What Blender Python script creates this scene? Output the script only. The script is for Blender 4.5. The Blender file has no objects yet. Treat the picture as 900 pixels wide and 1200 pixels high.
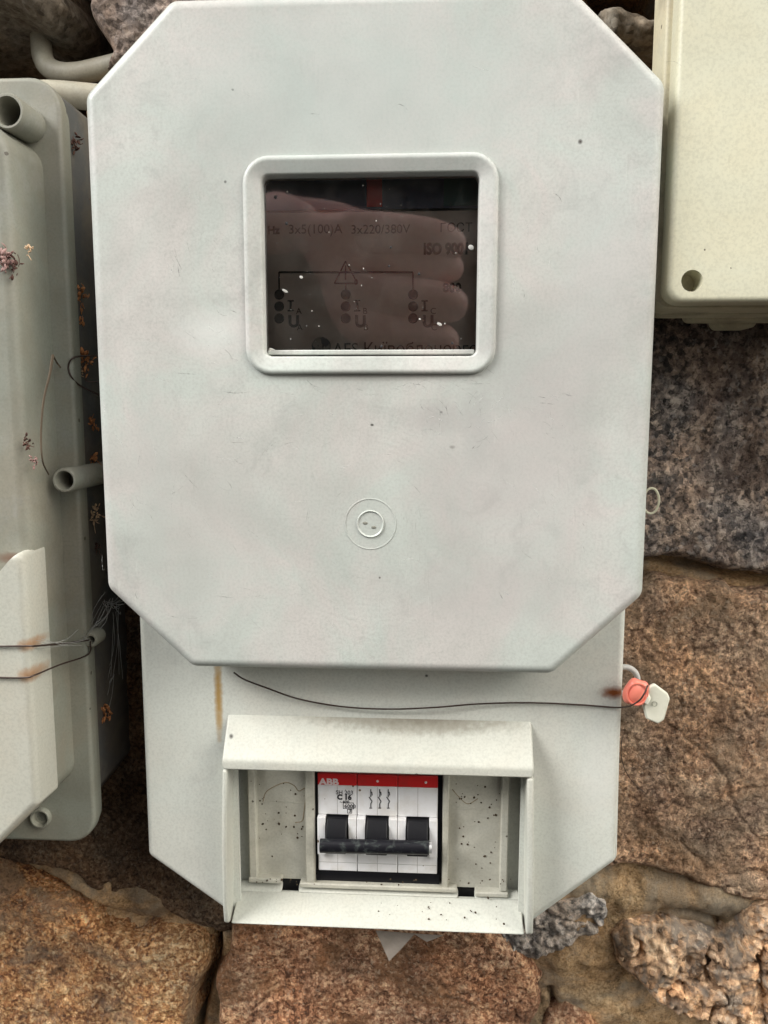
import bpy, bmesh, math, random
import numpy as np
from mathutils import Vector, Matrix
random.seed(4); rng = np.random.RandomState(4)
S = bpy.context.scene
COL = S.collection
R = math.radians

# ------------------------------------------------------------------ camera
F, CX, CY = 942.0, 450.0, 600.0
CAM = np.array([.0251, -.3267, .0771])
PIT, YAW, ROL = R(7.52), R(3.35), R(.05)
def _axes():
    cy, sy, cp, sp, cr, sr = math.cos(YAW), math.sin(YAW), math.cos(PIT), math.sin(PIT), math.cos(ROL), math.sin(ROL)
    r = np.array([cy, sy, 0]); w = np.array([-sy*cp, cy*cp, -sp]); u = np.cross(r, w)
    return r*cr+u*sr, -r*sr+u*cr, w
AR, AU, AW = _axes()
cd = bpy.data.cameras.new('camera'); cam = bpy.data.objects.new('camera', cd); COL.objects.link(cam)
cam.matrix_world = Matrix(((AR[0], AU[0], -AW[0], CAM[0]), (AR[1], AU[1], -AW[1], CAM[1]), (AR[2], AU[2], -AW[2], CAM[2]), (0, 0, 0, 1)))
cd.sensor_fit = 'VERTICAL'; cd.sensor_height = 24; cd.lens = 24*F/1200
cd.clip_start = .005; cd.clip_end = 60
S.camera = cam
def at(px, py, Y):
    """the point on the plane y = Y that the photograph shows at that pixel"""
    d = AW + AR*(px-CX)/F - AU*(py-CY)/F
    return CAM + d*(Y-CAM[1])/d[1]
def V(px, py, Y): return Vector(at(px, py, Y))

# ------------------------------------------------------------------ light
W = bpy.data.worlds.new('World'); S.world = W; W.use_nodes = True
nt = W.node_tree; nt.nodes.clear()
sky = nt.nodes.new('ShaderNodeTexSky'); sky.sky_type = 'NISHITA'; sky.sun_disc = False
SUN_EL, SUN_AZ = R(38), R(-62)            # azimuth off the wall's normal, to the left
sky.sun_elevation = SUN_EL; sky.sun_rotation = math.pi + SUN_AZ
sky.air_density = 1.0; sky.dust_density = 4.0; sky.ozone_density = 1.0
bg = nt.nodes.new('ShaderNodeBackground'); bg.inputs[1].default_value = .115
wo = nt.nodes.new('ShaderNodeOutputWorld')
hs = nt.nodes.new('ShaderNodeHueSaturation'); hs.inputs['Saturation'].default_value = .35      # a veiled, nearly white sky
wm = nt.nodes.new('ShaderNodeMix'); wm.data_type = 'RGBA'; wm.blend_type = 'MULTIPLY'; wm.inputs[0].default_value = 1; wm.inputs[7].default_value = (1.0, 1.0, .955, 1)
nt.links.new(sky.outputs[0], hs.inputs['Color']); nt.links.new(hs.outputs[0], wm.inputs[6]); nt.links.new(wm.outputs[2], bg.inputs[0]); nt.links.new(bg.outputs[0], wo.inputs[0])
sd = bpy.data.lights.new('sun', 'SUN'); sun = bpy.data.objects.new('sun', sd); COL.objects.link(sun)
sd.energy = 2.7; sd.angle = R(30); sd.color = (1, .97, .93)
dirv = Vector((math.sin(SUN_AZ)*math.cos(SUN_EL), -math.cos(SUN_AZ)*math.cos(SUN_EL), math.sin(SUN_EL)))
sun.rotation_euler = dirv.to_track_quat('Z', 'Y').to_euler()
S.view_settings.view_transform = 'Standard'; S.view_settings.look = 'None'
S.view_settings.exposure = 0.92; S.view_settings.gamma = 1; S.view_settings.use_curve_mapping = False
S.cycles.max_bounces = 8; S.cycles.transparent_max_bounces = 12

# ------------------------------------------------------------------ node helpers
class NT:
    def __init__(s, name):
        s.m = bpy.data.materials.new(name); s.m.use_nodes = True; s.t = s.m.node_tree
        s.b = s.t.nodes['Principled BSDF']; s.out = s.t.nodes['Material Output']
        s.tc = s.t.nodes.new('ShaderNodeTexCoord').outputs['Object']
    def n(s, k, **kw):
        x = s.t.nodes.new(k)
        for a, v in kw.items(): setattr(x, a, v)
        return x
    def set(s, inp, v):
        if isinstance(v, bpy.types.NodeSocket): s.t.links.new(v, inp)
        elif isinstance(v, (tuple, list)) and len(v) == 3 and inp.type == 'RGBA': inp.default_value = (*v, 1)
        else: inp.default_value = v
    def noise(s, scale, detail=4, rough=.55, dist=0, vec=None, col=False, w=0):
        x = s.n('ShaderNodeTexNoise'); x.inputs['Scale'].default_value = scale; x.inputs['Detail'].default_value = detail
        x.inputs['Roughness'].default_value = rough; x.inputs['Distortion'].default_value = dist
        v = vec or s.tc
        if w: v = s.shift(v, (w, w*1.7, w*.6))
        s.t.links.new(v, x.inputs['Vector'])
        return x.outputs['Color' if col else 'Fac']
    def shift(s, v, o, sc=(1, 1, 1)):
        x = s.n('ShaderNodeMapping'); s.t.links.new(v, x.inputs[0]); x.inputs['Location'].default_value = o; x.inputs['Scale'].default_value = sc
        return x.outputs[0]
    def voro(s, scale, feature='F1', out='Distance', vec=None, rnd=1):
        x = s.n('ShaderNodeTexVoronoi', feature=feature); x.inputs['Scale'].default_value = scale; x.inputs['Randomness'].default_value = rnd
        s.t.links.new(vec or s.tc, x.inputs['Vector']); return x.outputs[out]
    def ramp(s, v, stops, interp='LINEAR'):
        x = s.n('ShaderNodeValToRGB'); e = x.color_ramp; e.interpolation = interp
        while len(e.elements) < len(stops): e.elements.new(.5)
        for q, (p, c) in zip(e.elements, stops):
            q.position = p; q.color = (c, c, c, 1) if isinstance(c, (int, float)) else (*c, 1)
        s.t.links.new(v, x.inputs[0]); return x.outputs[0]
    def mix(s, f, a, b, mode='MIX'):
        x = s.n('ShaderNodeMix', data_type='RGBA', blend_type=mode); s.set(x.inputs[0], f); s.set(x.inputs[6], a); s.set(x.inputs[7], b)
        return x.outputs[2]
    def math(s, op, a, b=0., c=0., clamp=False):
        x = s.n('ShaderNodeMath', operation=op, use_clamp=clamp); s.set(x.inputs[0], a); s.set(x.inputs[1], b); s.set(x.inputs[2], c)
        return x.outputs[0]
    def blob(s, p, rad, wob=.3):
        """1 inside an ellipsoid at p with radii rad, ragged edge, 0 outside"""
        v = s.shift(s.tc, (0, 0, 0))
        sub = s.n('ShaderNodeVectorMath', operation='SUBTRACT'); s.t.links.new(v, sub.inputs[0]); sub.inputs[1].default_value = p
        dv = s.n('ShaderNodeVectorMath', operation='DIVIDE'); s.t.links.new(sub.outputs[0], dv.inputs[0]); dv.inputs[1].default_value = rad
        ln = s.n('ShaderNodeVectorMath', operation='LENGTH'); s.t.links.new(dv.outputs[0], ln.inputs[0])
        d = s.math('ADD', ln.outputs['Value'], s.math('MULTIPLY', s.math('SUBTRACT', s.noise(400, 3), .5), wob*2))
        return s.ramp(d, [(.2, 1), (.6, .65), (1.1, 0)])
    def bump(s, h, strength, dist=.001, prev=None):
        x = s.n('ShaderNodeBump'); x.inputs['Strength'].default_value = strength; x.inputs['Distance'].default_value = dist
        s.set(x.inputs['Height'], h)
        if prev: s.t.links.new(prev, x.inputs['Normal'])
        return x.outputs[0]
    def fin(s, col, rough=.5, normal=None, spec=.5, **kw):
        s.set(s.b.inputs['Base Color'], col); s.set(s.b.inputs['Roughness'], rough); s.b.inputs['Specular IOR Level'].default_value = spec
        if normal: s.t.links.new(normal, s.b.inputs['Normal'])
        for k, v in kw.items(): s.set(s.b.inputs[k], v)
        return s.m

def flat(name, c, rough=.5, metal=0, spec=.5):
    q = NT(name); v = q.mix(.35, c, q.mix(q.noise(500, 4), tuple(k*.55 for k in c), tuple(min(1, k*1.35) for k in c)))
    return q.fin(v, rough, spec=spec, Metallic=metal)

def plastic(name, c, tint_a, tint_b, tint=.25, specks=.02, dirt=.3, rough=.45, scratch=.15, stains_and_shade=(), grime=None, swirl=None, speck_scale=170):
    q = NT(name)
    big = q.noise(16, 4, .6, .6)
    tinted = q.mix(q.ramp(q.noise(22, 5, .6, 1, w=3.1), [(.40, 0), (.60, 1)]), tint_a, tint_b)
    col = q.mix(tint, c, tinted)
    col = q.mix(q.ramp(big, [(.3, dirt*.55), (.62, 0)]), col, tuple(k*.62 for k in c))
    # smudges: cloudy grey and small pale scuffs
    sm = q.math('MULTIPLY', q.ramp(q.noise(70, 8, .7, .8, w=1.3), [(.5, 0), (.72, 1)]), q.ramp(q.noise(14, 2, w=5), [(.42, 0), (.62, 1)]))
    col = q.mix(q.math('MULTIPLY', sm, .55*dirt), col, (.30, .30, .29))
    wear = q.math('MULTIPLY', q.ramp(q.noise(260, 8, .8, 1.5, w=13), [(.52, 0), (.66, 1)]), q.ramp(q.noise(18, 4, w=21), [(.44, 0), (.62, 1)]))
    col = q.mix(q.math('MULTIPLY', wear, .5*dirt), col, tuple(k*.6 for k in c))
    fine = q.noise(900, 3, .6)
    col = q.mix(q.ramp(fine, [(.34, .24), (.56, 0)]), col, tuple(k*.5 for k in c))
    # scratches: stretched thresholded noise, masked in patches
    sv = q.n('ShaderNodeMapping'); q.t.links.new(q.tc, sv.inputs[0]); sv.inputs['Rotation'].default_value = (0, .75, 0); sv.inputs['Scale'].default_value = (330, 1, 34)
    sc = q.n('ShaderNodeTexNoise'); sc.inputs['Scale'].default_value = 1; sc.inputs['Detail'].default_value = 2; sc.inputs['Distortion'].default_value = 1.2
    q.t.links.new(sv.outputs[0], sc.inputs['Vector'])
    sv2 = q.n('ShaderNodeMapping'); q.t.links.new(q.tc, sv2.inputs[0]); sv2.inputs['Rotation'].default_value = (0, -.55, 0); sv2.inputs['Scale'].default_value = (420, 1, 48)
    sc2 = q.n('ShaderNodeTexNoise'); sc2.inputs['Scale'].default_value = 1; sc2.inputs['Detail'].default_value = 2; sc2.inputs['Distortion'].default_value = .8
    q.t.links.new(sv2.outputs[0], sc2.inputs['Vector'])
    m1 = q.math('MULTIPLY', q.ramp(sc.outputs['Fac'], [(.66, 0), (.70, 1)]), q.ramp(q.noise(28, 3, w=2), [(.52, 0), (.6, 1)]))
    m2 = q.math('MULTIPLY', q.ramp(sc2.outputs['Fac'], [(.66, 0), (.70, 1)]), q.ramp(q.noise(24, 3, w=9), [(.54, 0), (.62, 1)]))
    col = q.mix(q.math('MULTIPLY', m1, scratch*.4), col, tuple(min(.85, k*1.35) for k in c))
    col = q.mix(q.math('MULTIPLY', m2, scratch*.6), col, tuple(k*.55 for k in c))
    # fly specks: sparse dots of uneven size
    if specks:
        vv = q.n('ShaderNodeTexVoronoi'); vv.inputs['Scale'].default_value = speck_scale; q.t.links.new(q.tc, vv.inputs['Vector'])
        sep = q.n('ShaderNodeSeparateColor'); q.t.links.new(vv.outputs['Color'], sep.inputs[0])
        pick = q.math('GREATER_THAN', sep.outputs[0], 1-specks)
        radius = q.math('MULTIPLY', sep.outputs[1], .13)
        dot = q.math('MULTIPLY', q.math('LESS_THAN', q.math('ADD', vv.outputs['Distance'], q.math('MULTIPLY', q.math('SUBTRACT', q.noise(1500, 2), .5), .12)), q.math('ADD', radius, .05)), pick)
        col = q.mix(q.math('MULTIPLY', dot, .85), col, (.055, .042, .03))
    for p, rad, cc, amt in stains_and_shade:
        col = q.mix(q.math('MULTIPLY', q.blob(p, rad), amt), col, cc)
    if grime:                                    # grime film where the noise is high
        col = q.mix(q.ramp(q.noise(45, 7, .65, .5, w=7), [(.46, 0), (.7, grime)]), col, (.17, .15, .11))
    nrm = q.bump(q.noise(2.2*10, 2, .4), .25, .004)
    nrm = q.bump(q.noise(1400, 2), .06, .0004, nrm)
    nrm = q.bump(q.math('ADD', m1, m2), .12, -.0003, nrm)
    if swirl:
        dv = q.n('ShaderNodeVectorMath', operation='DISTANCE'); q.t.links.new(q.tc, dv.inputs[0]); dv.inputs[1].default_value = swirl
        rings = q.math('SINE', q.math('ADD', q.math('MULTIPLY', dv.outputs['Value'], 2600), q.math('MULTIPLY', q.noise(40, 2), 14)))
        mask = q.math('MULTIPLY', q.ramp(dv.outputs['Value'], [(.012, 0), (.03, 1), (.07, 0)]), q.ramp(q.noise(30, 2, w=4), [(.45, 0), (.6, 1)]))
        nrm = q.bump(q.math('MULTIPLY', rings, mask), .035, .0003, nrm)
    return q.fin(col, q.ramp(q.noise(60, 4), [(.3, rough-.06), (.7, rough+.1)]), nrm)

# ------------------------------------------------------------------ object helpers
def link(name, bm, m, parent=None, smooth=None, label=None, kind=None):
    me = bpy.data.meshes.new(name); bmesh.ops.recalc_face_normals(bm, faces=bm.faces); bm.to_mesh(me); bm.free()
    if m: me.materials.append(m)
    o = bpy.data.objects.new(name, me); COL.objects.link(o)
    if smooth is not None:
        me.shade_smooth(); me.set_sharp_from_angle(angle=R(smooth))
    if parent: o.parent = parent
    if label: o['label'] = label
    if kind: o['kind'] = kind
    return o
def thing(name, label, cat, group=None, loc=None):
    o = bpy.data.objects.new(name, None); COL.objects.link(o); o['label'] = label; o['category'] = cat; o.empty_display_size = .01
    if group: o['group'] = group
    return o
def tag(o, label, cat, group=None):
    o['label'] = label; o['category'] = cat
    if group: o['group'] = group
    return o
def bevel(o, w, seg=2, ang=30):
    b = o.modifiers.new('bevel', 'BEVEL'); b.width = w; b.segments = seg; b.limit_method = 'ANGLE'; b.angle_limit = R(ang)
    o.data.shade_smooth(); o.data.set_sharp_from_angle(angle=R(40)); b.harden_normals = False
    return o
def box(bm, x0, x1, y0, y1, z0, z1):
    v = [bm.verts.new(p) for p in [(x0,y0,z0),(x1,y0,z0),(x1,y1,z0),(x0,y1,z0),(x0,y0,z1),(x1,y0,z1),(x1,y1,z1),(x0,y1,z1)]]
    for f in [(0,3,2,1),(4,5,6,7),(0,1,5,4),(1,2,6,5),(2,3,7,6),(3,0,4,7)]: bm.faces.new([v[i] for i in f])
def prism(bm, pts, y0, y1):
    """(x,z) outline extruded from y0 to y1"""
    a = [bm.verts.new((x, y0, z)) for x, z in pts]; b = [bm.verts.new((x, y1, z)) for x, z in pts]; n = len(pts)
    bm.faces.new(a); bm.faces.new(b[::-1])
    for i in range(n): bm.faces.new([a[i], b[i], b[(i+1) % n], a[(i+1) % n]])
def hexa(bm, A, B):
    """a solid between two quads"""
    a = [bm.verts.new(p) for p in A]; b = [bm.verts.new(p) for p in B]
    bm.faces.new(a); bm.faces.new(b[::-1])
    for i in range(4): bm.faces.new([a[i], b[i], b[(i+1) % 4], a[(i+1) % 4]])
def offset(pts, ins):
    """inset a counter-clockwise polygon by ins"""
    n = len(pts); out = []
    for i in range(n):
        p, a, b = Vector(pts[i]), Vector(pts[i-1]), Vector(pts[(i+1) % n])
        d1, d2 = (p-a).normalized(), (b-p).normalized()
        n1, n2 = Vector((-d1.y, d1.x)), Vector((-d2.y, d2.x))
        k = (n1+n2).normalized(); c = max(.2, k.dot(n1))
        out.append(p + k*(ins/c))
    return out
def rounded(pts, r, ins=0, seg=6):
    P = offset(pts, ins); n = len(P); out = []
    rr = r if isinstance(r, (list, tuple)) else [r]*n
    for i in range(n):
        p = Vector(P[i]); d1 = (Vector(P[i-1])-p).normalized(); d2 = (Vector(P[(i+1) % n])-p).normalized()
        q = max(.0002, rr[i]-ins*.999); half = math.acos(max(-1, min(1, d1.dot(d2))))/2
        t = q/math.tan(half); c = p + (d1+d2).normalized()*(q/math.sin(half))
        a, b = p+d1*t, p+d2*t
        a0, b0 = a-c, b-c
        ang = math.pi-2*half
        for k in range(seg+1):
            s = k/seg
            v = (a0*math.sin((1-s)*ang)+b0*math.sin(s*ang))/math.sin(ang) if ang > .01 else a0*(1-s)+b0*s
            out.append((c.x+v.x, c.y+v.y))
    return out
def rings(bm, loops, close_last=True, close_first=False, cyclic=False):
    vs = [[bm.verts.new(p) for p in L] for L in loops]
    if cyclic: vs.append(vs[0])
    for a, b in zip(vs, vs[1:]):
        n = len(a)
        for i in range(n): bm.faces.new([a[i], a[(i+1) % n], b[(i+1) % n], b[i]])
    if close_last and not cyclic: bm.faces.new(vs[-1])
    if close_first and not cyclic: bm.faces.new(vs[0][::-1])
    return vs
def shell(bm, poly, r, prof, seg=6, hole=None, close_first=False):
    """stack of inset outlines; prof = [(inset, y)...]; hole = list of (x,z) loops' profile [(pts, y)...]"""
    L = [[(x, y, z) for x, z in rounded(poly, r, i, seg)] for i, y in prof]
    vs = rings(bm, L, close_last=hole is None, close_first=close_first)
    if hole:
        H = [[bm.verts.new((x, y, z)) for x, z in pts] for pts, y in hole]
        for a, b in zip(H, H[1:]):
            n = len(a)
            for i in range(n): bm.faces.new([a[i], a[(i+1) % n], b[(i+1) % n], b[i]])
        ed = []
        for loop in (vs[-1], H[0]):
            for i in range(len(loop)):
                e = bm.edges.get((loop[i], loop[(i+1) % len(loop)]))
                ed.append(e or bm.edges.new((loop[i], loop[(i+1) % len(loop)])))
        bmesh.ops.triangle_fill(bm, use_beauty=True, use_dissolve=False, edges=ed)
def rprof(r, y0, y1, n=6, extra=True):
    """profile with rounded front edge radius r: from depth y1 at the back to front y0"""
    p = [(0, y1), (0, y0+r)]
    p += [(r*(1-math.cos(a)), y0+r*(1-math.sin(a))) for a in [math.pi/2*k/n for k in range(1, n+1)]]
    if extra: p.append((r+.0004, y0))
    return p
def tube(bm, pts, r, n=10, closed=False, caps=True):
    P = [Vector(p) for p in pts]; rr = r if isinstance(r, (list, tuple)) else [r]*len(P)
    prev = None; L = []
    for i, p in enumerate(P):
        t = ((P[(i+1) % len(P)] if closed or i < len(P)-1 else p) - (P[i-1] if closed or i > 0 else p)).normalized()
        if prev is None:
            a = t.orthogonal().normalized()
        else:
            a = (prev-t*prev.dot(t)).normalized()
        prev = a; b = t.cross(a)
        L.append([p+(a*math.cos(2*math.pi*k/n)+b*math.sin(2*math.pi*k/n))*rr[i] for k in range(n)])
    vs = rings(bm, L, close_last=False)
    if closed:
        a, b = vs[-1], vs[0]
        for k in range(n): bm.faces.new([a[k], a[(k+1) % n], b[(k+1) % n], b[k]])
    elif caps:
        bm.faces.new(vs[0][::-1]); bm.faces.new(vs[-1])
def spline(pts, n=8):
    P = [Vector(p) for p in pts]; P = [P[0]*2-P[1]]+P+[P[-1]*2-P[-2]]; out = []
    for i in range(1, len(P)-2):
        for k in range(n):
            t = k/n; a, b, c, d = P[i-1], P[i], P[i+1], P[i+2]
            out.append(.5*((2*b)+(c-a)*t+(2*a-5*b+4*c-d)*t*t+(3*b-a-3*c+d)*t**3))
    out.append(P[-2]); return out
def hollow_tube(bm, a, b, ro, ri, n=24):
    """open tube with rounded mouth at a, closed at b"""
    a, b = Vector(a), Vector(b); t = (a-b).normalized(); u = t.orthogonal().normalized(); w = t.cross(u)
    C = lambda p, r: [p+(u*math.cos(2*math.pi*k/n)+w*math.sin(2*math.pi*k/n))*r for k in range(n)]
    e = (ro-ri)*.4
    rings(bm, [C(b, ro), C(a-t*e, ro), C(a, ro-e*.8), C(a, ri+e*.5), C(a-t*e, ri), C(b+t*.001, ri*.9)], close_last=True, close_first=True)
def text(parent, s, x, z, y, size, m, name='lettering', bold=False, align='LEFT', th=.00008, sx=1., rot=0.):
    c = bpy.data.curves.new(name, 'FONT'); c.body = s; c.size = size; c.extrude = th; c.align_x = align; c.resolution_u = 3
    if bold: c.offset = size*.045
    o = bpy.data.objects.new(name, c); COL.objects.link(o)
    dg = bpy.context.evaluated_depsgraph_get(); dg.update()
    me = bpy.data.meshes.new_from_object(o.evaluated_get(dg)); bpy.data.objects.remove(o)
    me.transform(Matrix.Translation((x, y, z)) @ Matrix.Rotation(rot, 4, 'Y') @ Matrix.Diagonal((sx, 1, 1, 1)) @ Matrix.Rotation(math.pi/2, 4, 'X'))
    me.materials.clear(); me.materials.append(m)
    q = bpy.data.objects.new(name, me); COL.objects.link(q); q.parent = parent
    return q

# ------------------------------------------------------------------ 2D noise for the stones
def vnoise(x, y, seed):
    xi, yi = np.floor(x).astype(np.int64), np.floor(y).astype(np.int64); fx, fy = x-xi, y-yi
    def h(a, b):
        n = (a*374761393+b*668265263+seed*974634777) & 0xffffffff
        n = ((n ^ (n >> 13))*1274126177) & 0xffffffff
        return ((n ^ (n >> 16)) & 0xffff)/65535.
    u, v = fx*fx*fx*(fx*(fx*6-15)+10), fy*fy*fy*(fy*(fy*6-15)+10)
    return (h(xi, yi)*(1-u)+h(xi+1, yi)*u)*(1-v)+(h(xi, yi+1)*(1-u)+h(xi+1, yi+1)*u)*v - .5
def fbm(x, y, seed, sc, oct=5, gain=.5):
    s = np.zeros_like(x); a = 1.
    for k in range(oct):
        c, n = math.cos(k*1.1), math.sin(k*1.1)
        s += a*vnoise((x*c-y*n)*sc*2**k+17.3*k, (x*n+y*c)*sc*2**k+5.1*k, seed+k); a *= gain
    return s
def worley(x, y, seed, sc):
    X, Y = x*sc, y*sc; xi, yi = np.floor(X).astype(np.int64), np.floor(Y).astype(np.int64); best = np.full(x.shape, 9.)
    for i in (-1, 0, 1):
        for j in (-1, 0, 1):
            a, b = xi+i, yi+j
            def h(k):
                n = (a*374761393+b*668265263+(seed+k)*974634777) & 0xffffffff
                n = ((n ^ (n >> 13))*1274126177) & 0xffffffff
                return ((n ^ (n >> 16)) & 0xffff)/65535.
            best = np.minimum(best, np.hypot(a+h(1)-X, b+h(2)-Y))
    return best
def seg_dist(x, z, P, closed=True):
    d = np.full(x.shape, 9.); ins = np.zeros(x.shape, bool); n = len(P)
    for i in range(n if closed else n-1):
        a, b = P[i], P[(i+1) % n]; ex, ez = b[0]-a[0], b[1]-a[1]
        t = np.clip(((x-a[0])*ex+(z-a[1])*ez)/(ex*ex+ez*ez), 0, 1)
        d = np.minimum(d, np.hypot(x-a[0]-t*ex, z-a[1]-t*ez))
        if closed:
            c = ((a[1] > z) != (b[1] > z)) & (x < (b[0]-a[0])*(z-a[1])/(b[1]-a[1]+1e-12)+a[0]); ins ^= c
    return np.where(ins, d, -d) if closed else d
def sheet(name, X, Z, Yv, keep, m, parent, kind=None):
    ny, nx = X.shape; idx = -np.ones(X.shape, int); c = keep[:-1, :-1] & keep[1:, :-1] & keep[:-1, 1:] & keep[1:, 1:]
    used = np.zeros(X.shape, bool); used[:-1, :-1] |= c; used[1:, :-1] |= c; used[:-1, 1:] |= c; used[1:, 1:] |= c
    idx[used] = np.arange(used.sum()); co = np.stack([X[used], Yv[used], Z[used]], 1)
    j, i = np.nonzero(c); q = np.stack([idx[j, i], idx[j, i+1], idx[j+1, i+1], idx[j+1, i]], 1)
    me = bpy.data.meshes.new(name); me.from_pydata(co.tolist(), [], q.tolist()); me.shade_smooth(); me.materials.append(m)
    o = bpy.data.objects.new(name, me); COL.objects.link(o); o.parent = parent
    if kind: o['kind'] = kind
    return o

# ------------------------------------------------------------------ stone materials
def stone_mat(name, cols, sc=260, bigsc=30, patch=None, fleck=None, fl_amt=.5, dark=.55, bump=1.0, grain=.15):
    q = NT(name)
    a = q.noise(sc, 8, .72, .3); b = q.noise(bigsc, 6, .62, .8, w=2)
    cell = q.n('ShaderNodeTexVoronoi'); cell.inputs['Scale'].default_value = sc*2.2; q.t.links.new(q.tc, cell.inputs['Vector'])
    cs = q.n('ShaderNodeSeparateColor'); q.t.links.new(cell.outputs['Color'], cs.inputs[0])
    f = q.math('ADD', q.math('ADD', q.math('MULTIPLY', a, .58), q.math('MULTIPLY', b, .30)), q.math('MULTIPLY', cs.outputs[0], grain))
    k = len(cols); col = q.ramp(f, [(.38+grain*.5-.06+.24*i/(k-1), c) for i, c in enumerate(cols)])
    if patch:
        col = q.mix(q.ramp(q.noise(bigsc*.8, 6, .65, 1, w=8), [(.47, 0), (.60, .85)]), col, patch)
    g = q.noise(sc*2.3, 4, .7, w=4)
    col = q.mix(q.ramp(g, [(.38, dark), (.5, 0)]), col, tuple(c*.25 for c in cols[0]))
    huge = q.noise(13, 4, .6, .6, w=17)
    col = q.mix(1.0, col, q.ramp(huge, [(.36, (.66, .64, .66)), (.50, (1.05, 1.03, 1.0)), (.64, (1.62, 1.5, 1.38))]), 'MULTIPLY')
    col = q.mix(1.0, col, q.ramp(q.noise(23, 4, .6, .8, w=31), [(.40, (1.04, .98, .91)), (.60, (.95, 1.02, 1.08))]), 'MULTIPLY')
    if fleck:
        fm = q.math('MULTIPLY', q.ramp(q.noise(sc*1.7, 3, .6, w=6), [(.56, 0), (.66, 1)]), q.ramp(q.noise(bigsc*1.6, 3, w=11), [(.4, .15), (.6, 1)]))
        col = q.mix(q.math('MULTIPLY', fm, fl_amt), col, fleck)
    n = q.bump(a, bump, .0025); n = q.bump(g, bump*.8, .001, n)
    return q.fin(col, .85, n, spec=.25)
M_brown = stone_mat('brown_sandstone', [(0.101, 0.058, 0.039), (0.284, 0.176, 0.116), (0.476, 0.315, 0.208), (0.849, 0.570, 0.371)], 300, 34, patch=(.30, .21, .14), fleck=(.55, .44, .33), fl_amt=.6, dark=.55)
M_gran = stone_mat('grey_granite', [(0.036, 0.034, 0.036), (0.122, 0.105, 0.099), (0.274, 0.222, 0.195), (0.547, 0.457, 0.391)], 175, 26, grain=.16, patch=(.13, .095, .08), fleck=(.45, .42, .40), fl_amt=.5, dark=.75)
M_rust = stone_mat('rusty_stone', [(0.116, 0.049, 0.026), (0.347, 0.159, 0.070), (0.594, 0.336, 0.154), (0.907, 0.637, 0.365)], 290, 28, patch=(.26, .18, .12), fleck=(.55, .44, .30), fl_amt=.55, dark=.5)
M_redb = stone_mat('red_brown_stone', [(0.079, 0.035, 0.020), (0.271, 0.128, 0.070), (0.462, 0.263, 0.159), (0.702, 0.479, 0.300)], 300, 32, patch=(.20, .10, .05), fleck=(.5, .4, .29), fl_amt=.45, dark=.55)
M_crag = stone_mat('craggy_tan_stone', [(0.076, 0.047, 0.030), (0.304, 0.186, 0.109), (0.557, 0.360, 0.218), (0.810, 0.584, 0.380)], 150, 60, patch=(.22, .19, .16), fleck=(.66, .54, .42), fl_amt=.6, dark=.35, bump=.6)
M_darkbrown = stone_mat('dark_earthy_stone', [(.045, .026, .016), (.11, .066, .038), (.17, .11, .07), (.24, .17, .11)], 290, 40, fleck=(.30, .24, .18), fl_amt=.5, dark=.6)  # darker brown palette for the stone between the boxes
M_crag2 = stone_mat('rough_pinkish_stone', [(.06, .045, .038), (.15, .12, .105), (.24, .19, .165), (.36, .30, .26)], 170, 60, fleck=(.45, .38, .34), fl_amt=.5, dark=.55)
M_grey = stone_mat('blue_grey_stone', [(0.114, 0.107, 0.106), (0.260, 0.245, 0.232), (0.423, 0.384, 0.351), (0.617, 0.552, 0.505)], 200, 60, fleck=(.5, .48, .48), fl_amt=.5, dark=.5)
M_pale = stone_mat('pale_stone', [(0.075, 0.064, 0.051), (0.143, 0.124, 0.098), (0.195, 0.173, 0.143), (0.247, 0.225, 0.188)], 130, 40, fleck=(.4, .36, .3), fl_amt=.3, dark=.35, bump=.3)
M_mortar = stone_mat('sandy_mortar', [(0.164, 0.106, 0.055), (0.287, 0.190, 0.101), (0.374, 0.254, 0.141), (0.470, 0.332, 0.191)], 420, 26, patch=(.24, .20, .15), fleck=(.36, .31, .24), fl_amt=.3, dark=.3, bump=.3)

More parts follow.
